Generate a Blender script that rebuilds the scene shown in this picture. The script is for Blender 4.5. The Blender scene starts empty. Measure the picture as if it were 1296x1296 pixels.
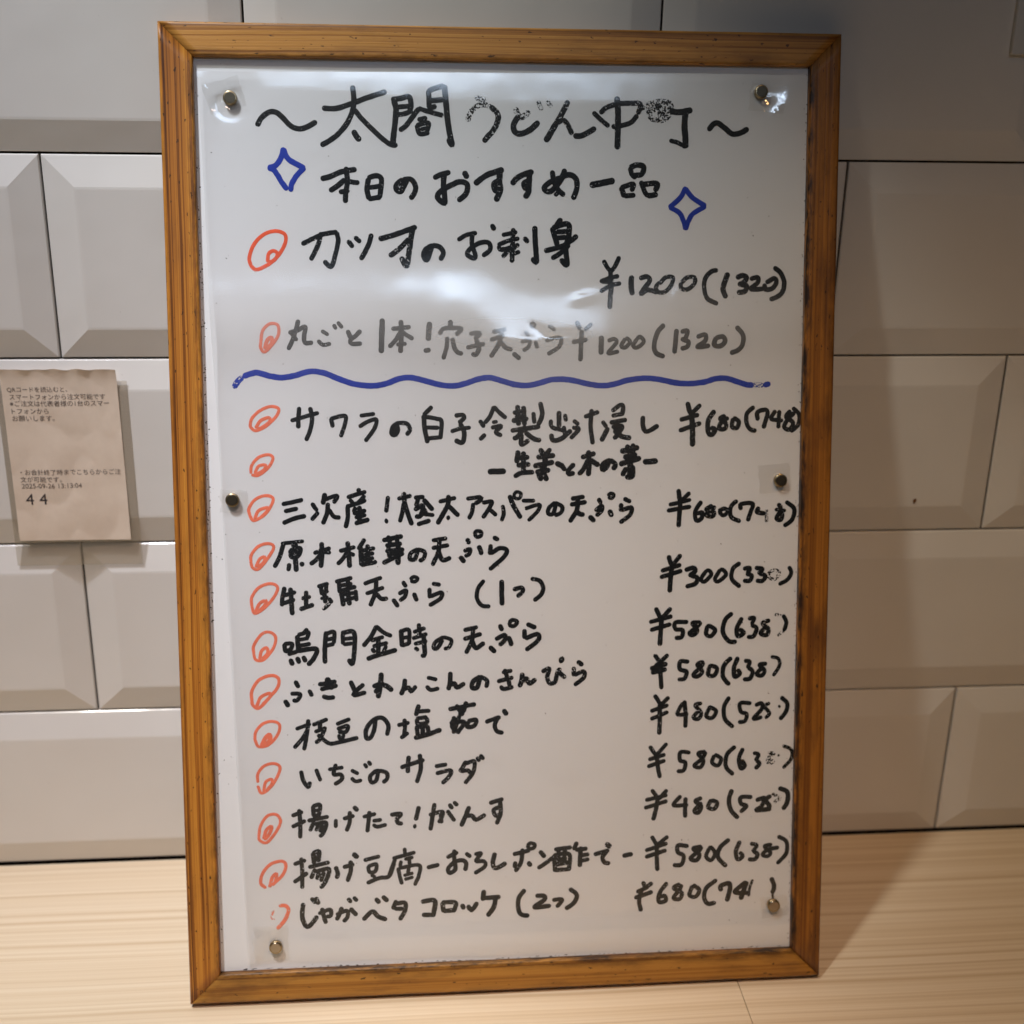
import bpy, bmesh, math, random
from mathutils import Vector, Matrix, noise
random.seed(7)
S = bpy.context.scene
COL = S.collection
MM = 0.001

# ------------------------------------------------------------------ camera
cam_d = bpy.data.cameras.new('camera'); cam = bpy.data.objects.new('camera', cam_d); COL.objects.link(cam)
cam.location = (0.1683, -0.6494, 0.4551)
cam.rotation_euler = (math.radians(69.6852), math.radians(-0.9984), math.radians(-4.9825))
cam_d.sensor_width = 36.0; cam_d.lens = 1627.35 / 1296 * 36.0
cam_d.clip_start = 0.02; cam_d.clip_end = 50
cam_d.dof.use_dof = True; cam_d.dof.focus_distance = 0.60; cam_d.dof.aperture_fstop = 7.0
S.camera = cam

# ------------------------------------------------------------------ world, lamps, exposure
w = bpy.data.worlds.new('World'); S.world = w; w.use_nodes = True
bg = w.node_tree.nodes['Background']
bg.inputs['Color'].default_value = (0.60, 0.62, 0.70, 1); bg.inputs['Strength'].default_value = 0.004

def spot(name, loc, target, watts, color, deg, blend, radius):
    d = bpy.data.lights.new(name, 'SPOT'); o = bpy.data.objects.new(name, d); COL.objects.link(o)
    o.location = loc
    o.rotation_euler = (Vector(target) - Vector(loc)).to_track_quat('-Z', 'Y').to_euler()
    d.energy = watts; d.color = color; d.spot_size = math.radians(deg); d.spot_blend = blend; d.shadow_soft_size = radius
    return o
def area(name, loc, target, watts, color, sx, sy):
    d = bpy.data.lights.new(name, 'AREA'); o = bpy.data.objects.new(name, d); COL.objects.link(o)
    o.location = loc
    o.rotation_euler = (Vector(target) - Vector(loc)).to_track_quat('-Z', 'Y').to_euler()
    d.shape = 'RECTANGLE'; d.size = sx; d.size_y = sy; d.energy = watts; d.color = color
    return o
# warm ceiling downlight over the counter, up left of the board (its cone ends on the tiles; casts the shadow to the right)
spot('downlight_warm', (-0.295, -0.51, 1.41), (-0.295, -0.505, 0), 16, (1.0, 0.95, 0.82), 82, 0.12, 0.035)
# three added fill beams from one unseen point high on the left
FILL_POS = (-0.33, -0.47, 1.75)
spot('fill_tiles', FILL_POS, (-0.02, -0.02, 0.24), 63, (0.82, 0.84, 1.0), 20, 1.0, 0.06)
spot('fill_counter', FILL_POS, (-0.02, -0.25, 0.0), 45, (0.93, 1.0, 0.93), 22, 1.0, 0.06)
spot('fill_board', FILL_POS, (0.15, -0.05, 0.325), 58, (0.88, 0.97, 1.0), 15, 1.0, 0.06)
# warm lamps over the middle and the right of the counter
spot('downlight_middle', (0.10, -0.80, 1.30), (0.10, -0.18, 0.0), 25, (1.0, 0.72, 0.60), 38, 1.0, 0.05)
spot('downlight_right', (0.50, -0.90, 1.40), (0.46, -0.12, 0.0), 17, (1.0, 0.57, 0.21), 31, 0.8, 0.05)
# added cool area light, unseen behind the camera, set for the sheet's sheen
area('sheen_fill', (0.20, -2.05, 1.56), (0.16, -0.05, 0.40), 0.15, (0.64, 0.79, 1.0), 1.05, 0.18).data.spread = math.radians(28)

S.view_settings.view_transform = 'Standard'; S.view_settings.look = 'None'
S.view_settings.exposure = 0.0; S.view_settings.gamma = 1.0
S.view_settings.use_curve_mapping = False
S.cycles.use_denoising = True
S.cycles.transparent_max_bounces = 16
S.cycles.max_bounces = 8

# ------------------------------------------------------------------ node helpers
class NT:
    def __init__(s, name):
        s.m = bpy.data.materials.new(name); s.m.use_nodes = True
        s.t = s.m.node_tree; s.t.nodes.clear(); s.out = s.n('ShaderNodeOutputMaterial')
    def n(s, kind, **kw):
        x = s.t.nodes.new(kind)
        for k, v in kw.items():
            if k.startswith('i_'):
                key = k[2:]; key = int(key) if key.isdigit() else key.replace('_', ' ')
                x.inputs[key].default_value = v
            else: setattr(x, k, v)
        return x
    def l(s, a, b): s.t.links.new(a, b)
    def attr(s, name): return s.n('ShaderNodeAttribute', attribute_name=name)
    def mapping(s, vec, scale, loc=(0, 0, 0)):
        m = s.n('ShaderNodeMapping'); m.inputs['Scale'].default_value = scale; m.inputs['Location'].default_value = loc
        s.l(vec, m.inputs['Vector']); return m.outputs[0]
    def noise(s, vec, scale, detail=4, rough=0.55):
        x = s.n('ShaderNodeTexNoise', i_Scale=scale, i_Detail=detail, i_Roughness=rough); s.l(vec, x.inputs['Vector']); return x.outputs['Fac']
    def ramp(s, fac, stops, interp='LINEAR'):
        r = s.n('ShaderNodeValToRGB'); r.color_ramp.interpolation = interp
        while len(r.color_ramp.elements) < len(stops): r.color_ramp.elements.new(0.5)
        for e, (p, c) in zip(r.color_ramp.elements, stops):
            e.position = p; e.color = tuple(c) + (1,) if len(c) == 3 else c
        s.l(fac, r.inputs[0]); return r.outputs[0]
    def mix(s, fac, a, b, mode='MIX'):
        m = s.n('ShaderNodeMix', data_type='RGBA', blend_type=mode)
        for sock, v in ((m.inputs[0], fac), (m.inputs[6], a), (m.inputs[7], b)):
            if hasattr(v, 'links'): s.l(v, sock)
            elif isinstance(v, (int, float)): sock.default_value = v
            else: sock.default_value = tuple(v) + (1,) if len(v) == 3 else v
        return m.outputs[2]
    def math(s, op, a, b=0.0, clamp=False):
        m = s.n('ShaderNodeMath', operation=op, use_clamp=clamp)
        for sock, v in ((m.inputs[0], a), (m.inputs[1], b)):
            if hasattr(v, 'links'): s.l(v, sock)
            else: sock.default_value = v
        return m.outputs[0]
    def bump(s, h, strength, dist):
        b = s.n('ShaderNodeBump', i_Strength=strength, i_Distance=dist); s.l(h, b.inputs['Height']); return b.outputs[0]
    def principled(s, color, rough, normal=None, spec=0.5, metal=0.0, coat=0.0, coat_rough=0.1):
        p = s.n('ShaderNodeBsdfPrincipled')
        for key, v in (('Base Color', color), ('Roughness', rough), ('Metallic', metal), ('Specular IOR Level', spec), ('Coat Weight', coat), ('Coat Roughness', coat_rough)):
            if hasattr(v, 'links'): s.l(v, p.inputs[key])
            elif isinstance(v, (int, float)): p.inputs[key].default_value = v
            else: p.inputs[key].default_value = tuple(v) + (1,)
        if normal is not None: s.l(normal, p.inputs['Normal'])
        return p.outputs[0]
    def done(s, shader): s.l(shader, s.out.inputs['Surface']); return s.m

def tag(o, label, cat, group=None, kind=None):
    o['label'] = label; o['category'] = cat
    if group: o['group'] = group
    if kind: o['kind'] = kind
    return o
def mesh_obj(name, bm, mats, parent=None, smooth=False):
    me = bpy.data.meshes.new(name); bm.to_mesh(me); bm.free()
    for m in (mats if isinstance(mats, (list, tuple)) else [mats]): me.materials.append(m)
    if smooth:
        for p in me.polygons: p.use_smooth = True
    o = bpy.data.objects.new(name, me); COL.objects.link(o)
    if parent: o.parent = parent
    return o
def empty(name, loc=(0, 0, 0), rot=None):
    o = bpy.data.objects.new(name, None); COL.objects.link(o); o.empty_display_size = 0.05
    o.location = loc
    if rot is not None: o.rotation_euler = rot
    return o
def add_box(bm, x0, y0, z0, x1, y1, z1, bev=0.0):
    r = bmesh.ops.create_cube(bm, size=1.0)
    vs = r['verts']
    for v in vs:
        v.co = Vector(((x0 + x1) / 2 + v.co.x * (x1 - x0), (y0 + y1) / 2 + v.co.y * (y1 - y0), (z0 + z1) / 2 + v.co.z * (z1 - z0)))
    if bev:
        es = set(e for v in vs for e in v.link_edges)
        bmesh.ops.bevel(bm, geom=list(es), offset=bev, segments=2, affect='EDGES', profile=0.6)

# ------------------------------------------------------------------ materials
def mat_tile():
    t = NT('glazed_tile'); tc = t.n('ShaderNodeTexCoord').outputs['Object']
    n1 = t.noise(tc, 9, 3)
    col = t.mix(t.ramp(n1, [(0.35, (0, 0, 0)), (0.7, (1, 1, 1))]), (0.70, 0.675, 0.64), (0.74, 0.72, 0.69))
    dots = t.ramp(t.noise(tc, 420, 1), [(0.80, (0, 0, 0)), (0.83, (1, 1, 1))])
    col = t.mix(t.math('MULTIPLY', dots, 0.12), col, (0.2, 0.15, 0.1))
    nb = t.bump(t.noise(t.mapping(tc, (1, 1, 1)), 26, 2), 0.25, 0.002)
    return t.done(t.principled(col, 0.14, nb, spec=0.5))
def mat_plain(name, col, rough, spec=0.4, metal=0.0):
    t = NT(name); return t.done(t.principled(col, rough, spec=spec, metal=metal))
def mat_grout():
    t = NT('dark_joint'); tc = t.n('ShaderNodeTexCoord').outputs['Object']
    col = t.ramp(t.noise(tc, 300, 3), [(0.4, (0.012, 0.010, 0.009)), (0.75, (0.06, 0.045, 0.03))])
    return t.done(t.principled(col, 0.9, spec=0.1))
def mat_counter():
    t = NT('pale_straight_grain_wood'); tc = t.n('ShaderNodeTexCoord').outputs['Object']
    big = t.noise(t.mapping(tc, (0.5, 9, 1)), 3.0, 3)
    warp = t.mapping(tc, (1, 1, 1))
    wv = t.n('ShaderNodeTexNoise', i_Scale=2.0, i_Detail=2.0); t.l(t.mapping(tc, (1.3, 2, 1)), wv.inputs['Vector'])
    off = t.n('ShaderNodeVectorMath', operation='MULTIPLY_ADD')
    t.l(wv.outputs['Color'], off.inputs[0]); off.inputs[1].default_value = (0, 0.012, 0); t.l(tc, off.inputs[2])
    lines = t.noise(t.mapping(off.outputs[0], (0.5, 300, 1)), 1.0, 4, 0.62)
    fine = t.noise(t.mapping(off.outputs[0], (5, 1300, 1)), 1.0, 2, 0.6)
    col = t.ramp(lines, [(0.36, (0.555, 0.41, 0.26)), (0.46, (0.68, 0.545, 0.385)), (0.58, (0.75, 0.63, 0.475))])
    col = t.mix(t.math('MULTIPLY', t.ramp(fine, [(0.5, (0, 0, 0)), (0.72, (1, 1, 1))]), 0.35), col, (0.54, 0.40, 0.25))
    col = t.mix(t.math('MULTIPLY', big, 0.4), col, (0.69, 0.56, 0.39))
    # seam between two glued boards
    sx = t.n('ShaderNodeSeparateXYZ'); t.l(tc, sx.inputs[0])
    rgh = t.ramp(lines, [(0.3, (0.34,) * 3), (0.7, (0.46,) * 3)])
    nb = t.bump(lines, 0.12, 0.0006)
    return t.done(t.principled(col, rgh, nb, spec=0.4))
def mat_frame(name, light, mid, dark, grime, along=3.0, across=330.0, dens=0.5):
    t = NT(name); g = t.attr('grain').outputs['Vector']
    wv = t.n('ShaderNodeTexNoise', i_Scale=1.0, i_Detail=2.0); t.l(t.mapping(g, (7, 60, 60)), wv.inputs['Vector'])
    off = t.n('ShaderNodeVectorMath', operation='MULTIPLY_ADD')
    t.l(wv.outputs['Color'], off.inputs[0]); off.inputs[1].default_value = (0, 0.0022, 0.0022); t.l(g, off.inputs[2])
    v = off.outputs[0]
    lines = t.noise(t.mapping(v, (along, across, across * 0.5)), 1.0, 2, 0.5)
    fib = t.noise(t.mapping(v, (45, 1500, 1500)), 1.0, 3, 0.6)
    col = t.ramp(lines, [(dens - 0.20, dark), (dens - 0.07, mid), (dens + 0.06, light), (dens + 0.3, light)])
    col = t.mix(t.math('MULTIPLY', t.ramp(fib, [(0.42, (0, 0, 0)), (0.75, (1, 1, 1))]), 0.45), col, mid)
    # handling dirt: blotches and dark specks
    bl = t.ramp(t.noise(t.mapping(g, (14, 60, 60)), 1.0, 5, 0.65), [(0.50, (0, 0, 0)), (0.72, (1, 1, 1))])
    col = t.mix(t.math('MULTIPLY', bl, grime), col, (0.09, 0.035, 0.012))
    sp = t.ramp(t.noise(t.mapping(g, (220, 520, 520)), 1.0, 2), [(0.67, (0, 0, 0)), (0.70, (1, 1, 1))])
    col = t.mix(t.math('MULTIPLY', sp, 0.8), col, (0.02, 0.01, 0.006))
    dirt = t.attr('dirt').outputs['Fac']
    dn = t.math('MULTIPLY', dirt, t.ramp(t.noise(t.mapping(g, (60, 260, 260)), 1.0, 4, 0.7), [(0.38, (0, 0, 0)), (0.62, (1, 1, 1))]))
    col = t.mix(dn, col, (0.025, 0.013, 0.008))
    nb = t.bump(t.math('ADD', lines, t.math('MULTIPLY', fib, 0.6)), 0.25, 0.0005)
    return t.done(t.principled(col, 0.42, nb, spec=0.35))
def mat_board():
    t = NT('whiteboard_face'); tc = t.n('ShaderNodeTexCoord').outputs['Object']
    sp = t.ramp(t.noise(tc, 560, 1, 0.4), [(0.785, (0, 0, 0)), (0.80, (1, 1, 1))])
    gate = t.ramp(t.noise(tc, 22, 2), [(0.45, (0, 0, 0)), (0.6, (1, 1, 1))])
    col = t.mix(t.math('MULTIPLY', t.math('MULTIPLY', sp, gate), 0.9), (0.73, 0.74, 0.755), (0.10, 0.07, 0.05))
    sm = t.ramp(t.noise(t.mapping(tc, (1, 1.6, 1)), 30, 5, 0.65), [(0.56, (0, 0, 0)), (0.78, (1, 1, 1))])
    col = t.mix(t.math('MULTIPLY', sm, 0.10), col, (0.45, 0.38, 0.34))
    return t.done(t.principled(col, 0.35, spec=0.4))
def mat_ink(name, col, flecks):
    """marker ink; flecks = (low, high) of the noise between which the ink has rubbed off"""
    t = NT(name); tc = t.n('ShaderNodeTexCoord').outputs['Object']
    n = t.noise(tc, 1050, 3, 0.6)
    cv = t.mix(t.noise(tc, 160, 2), tuple(c * 0.75 for c in col), tuple(min(1, c * 1.25) for c in col))
    ink = t.principled(cv, 0.5, spec=0.12)
    gate = t.ramp(t.noise(tc, 55, 2), [(0.40, (0.0,) * 3), (0.62, (1.0,) * 3)])
    gone = t.ramp(n, [(flecks[0], (0, 0, 0)), (flecks[1], (1, 1, 1))])
    if flecks[2]: gone = t.math('MULTIPLY', gone, gate)
    mx = t.n('ShaderNodeMixShader'); tr = t.n('ShaderNodeBsdfTransparent')
    t.l(gone, mx.inputs[0]); t.l(ink, mx.inputs[1]); t.l(tr.outputs[0], mx.inputs[2])
    return t.done(mx.outputs[0])
def mat_film(name, haze_col, rough, gloss, use_attr=True, haze=0.1, tint=(1, 1, 1)):
    t = NT(name)
    tr = t.n('ShaderNodeBsdfTransparent'); tr.inputs[0].default_value = tuple(tint) + (1,)
    df = t.n('ShaderNodeBsdfDiffuse'); df.inputs[0].default_value = tuple(haze_col) + (1,)
    tl = t.n('ShaderNodeBsdfTranslucent'); tl.inputs[0].default_value = tuple(haze_col) + (1,)
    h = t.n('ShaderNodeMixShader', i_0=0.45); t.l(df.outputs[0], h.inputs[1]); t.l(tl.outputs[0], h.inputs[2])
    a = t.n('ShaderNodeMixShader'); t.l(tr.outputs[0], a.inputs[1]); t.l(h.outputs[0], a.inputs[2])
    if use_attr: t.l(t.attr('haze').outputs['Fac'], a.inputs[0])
    else: a.inputs[0].default_value = haze
    gl = t.n('ShaderNodeBsdfGlossy', i_Roughness=rough); gl.inputs[0].default_value = (1, 1, 1, 1)
    ge = t.n('ShaderNodeNewGeometry'); dt = t.n('ShaderNodeVectorMath', operation='DOT_PRODUCT')
    t.l(ge.outputs['Incoming'], dt.inputs[0]); t.l(ge.outputs['Normal'], dt.inputs[1])
    c = t.math('SUBTRACT', 1.0, t.math('ABSOLUTE', dt.outputs['Value']), True)
    f = t.math('MULTIPLY', t.math('ADD', t.math('MULTIPLY', t.math('POWER', c, 5.0), 0.96), 0.04), gloss, True)
    b = t.n('ShaderNodeMixShader'); t.l(f, b.inputs[0]); t.l(a.outputs[0], b.inputs[1]); t.l(gl.outputs[0], b.inputs[2])
    return t.done(b.outputs[0])
def mat_paper():
    t = NT('thermal_paper'); tc = t.n('ShaderNodeTexCoord').outputs['Object']
    n = t.noise(t.mapping(tc, (1, 1, 1)), 70, 4, 0.6)
    col = t.ramp(n, [(0.3, (0.70, 0.58, 0.47)), (0.7, (0.77, 0.655, 0.54))])
    return t.done(t.principled(col, 0.6, spec=0.2))

TILE = mat_tile(); GROUT = mat_grout(); COUNTER = mat_counter()
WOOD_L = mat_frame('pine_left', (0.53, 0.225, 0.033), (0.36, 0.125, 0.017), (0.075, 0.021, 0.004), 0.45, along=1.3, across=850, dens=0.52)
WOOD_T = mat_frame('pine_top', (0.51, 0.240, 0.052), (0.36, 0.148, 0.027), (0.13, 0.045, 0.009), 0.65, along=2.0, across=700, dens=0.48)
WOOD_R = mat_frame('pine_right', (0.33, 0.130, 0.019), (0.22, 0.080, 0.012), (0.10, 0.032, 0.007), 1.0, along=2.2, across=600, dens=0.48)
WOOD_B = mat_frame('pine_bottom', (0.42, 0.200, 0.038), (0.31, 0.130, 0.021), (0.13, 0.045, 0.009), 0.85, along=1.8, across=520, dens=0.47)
BOARD = mat_board()
INK = {'K': mat_ink('black_marker', (0.006, 0.008, 0.010), (0.615, 0.665, True)),
       'K+': mat_ink('black_marker_worn', (0.007, 0.009, 0.010), (0.585, 0.64, False)),
       'K*': mat_ink('black_marker_rubbed', (0.010, 0.011, 0.012), (0.47, 0.53, False)),
       'R': mat_ink('red_marker', (0.80, 0.115, 0.05), (0.66, 0.72, True)),
       'P': mat_ink('thin_red_marker', (0.84, 0.20, 0.115), (0.62, 0.70, True)),
       'R+': mat_ink('red_marker_worn', (0.84, 0.20, 0.115), (0.58, 0.66, False)),
       'R*': mat_ink('red_marker_rubbed', (0.84, 0.24, 0.15), (0.44, 0.52, False)),
       'B': mat_ink('blue_marker', (0.018, 0.045, 0.36), (0.72, 0.78, True)),
       'B+': mat_ink('blue_marker_worn', (0.02, 0.05, 0.36), (0.56, 0.62, False)),
       'B*': mat_ink('blue_marker_rubbed', (0.03, 0.06, 0.36), (0.44, 0.52, False))}
FILM = mat_film('clear_film', (0.80, 0.79, 0.78), 0.11, 1.9)
TAPE = mat_film('clear_tape', (0.75, 0.72, 0.66), 0.07, 2.0, False, 0.02, (0.995, 0.99, 0.98))
POCKET = mat_film('clear_pocket', (0.60, 0.55, 0.48), 0.15, 1.6, False, 0.10, (0.95, 0.935, 0.91))
PAPER = mat_paper()
PRINT = mat_plain('grey_thermal_print', (0.16, 0.13, 0.115), 0.6, 0.1)
PRINT_DARK = mat_plain('dark_thermal_print', (0.05, 0.045, 0.05), 0.6, 0.1)
MAG_DARK = mat_plain('tarnished_magnet', (0.10, 0.085, 0.06), 0.35, 0.5, 0.8)
MAG_RIM = mat_plain('brassy_rim', (0.42, 0.33, 0.20), 0.3, 0.5, 1.0)
MAG_LIGHT = mat_plain('pale_magnet', (0.58, 0.50, 0.40), 0.3, 0.5, 1.0)
PLATE = mat_plain('grey_plate', (0.62, 0.61, 0.59), 0.5, 0.2)
STAIN = mat_plain('brown_stain', (0.16, 0.06, 0.015), 0.7)

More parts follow.
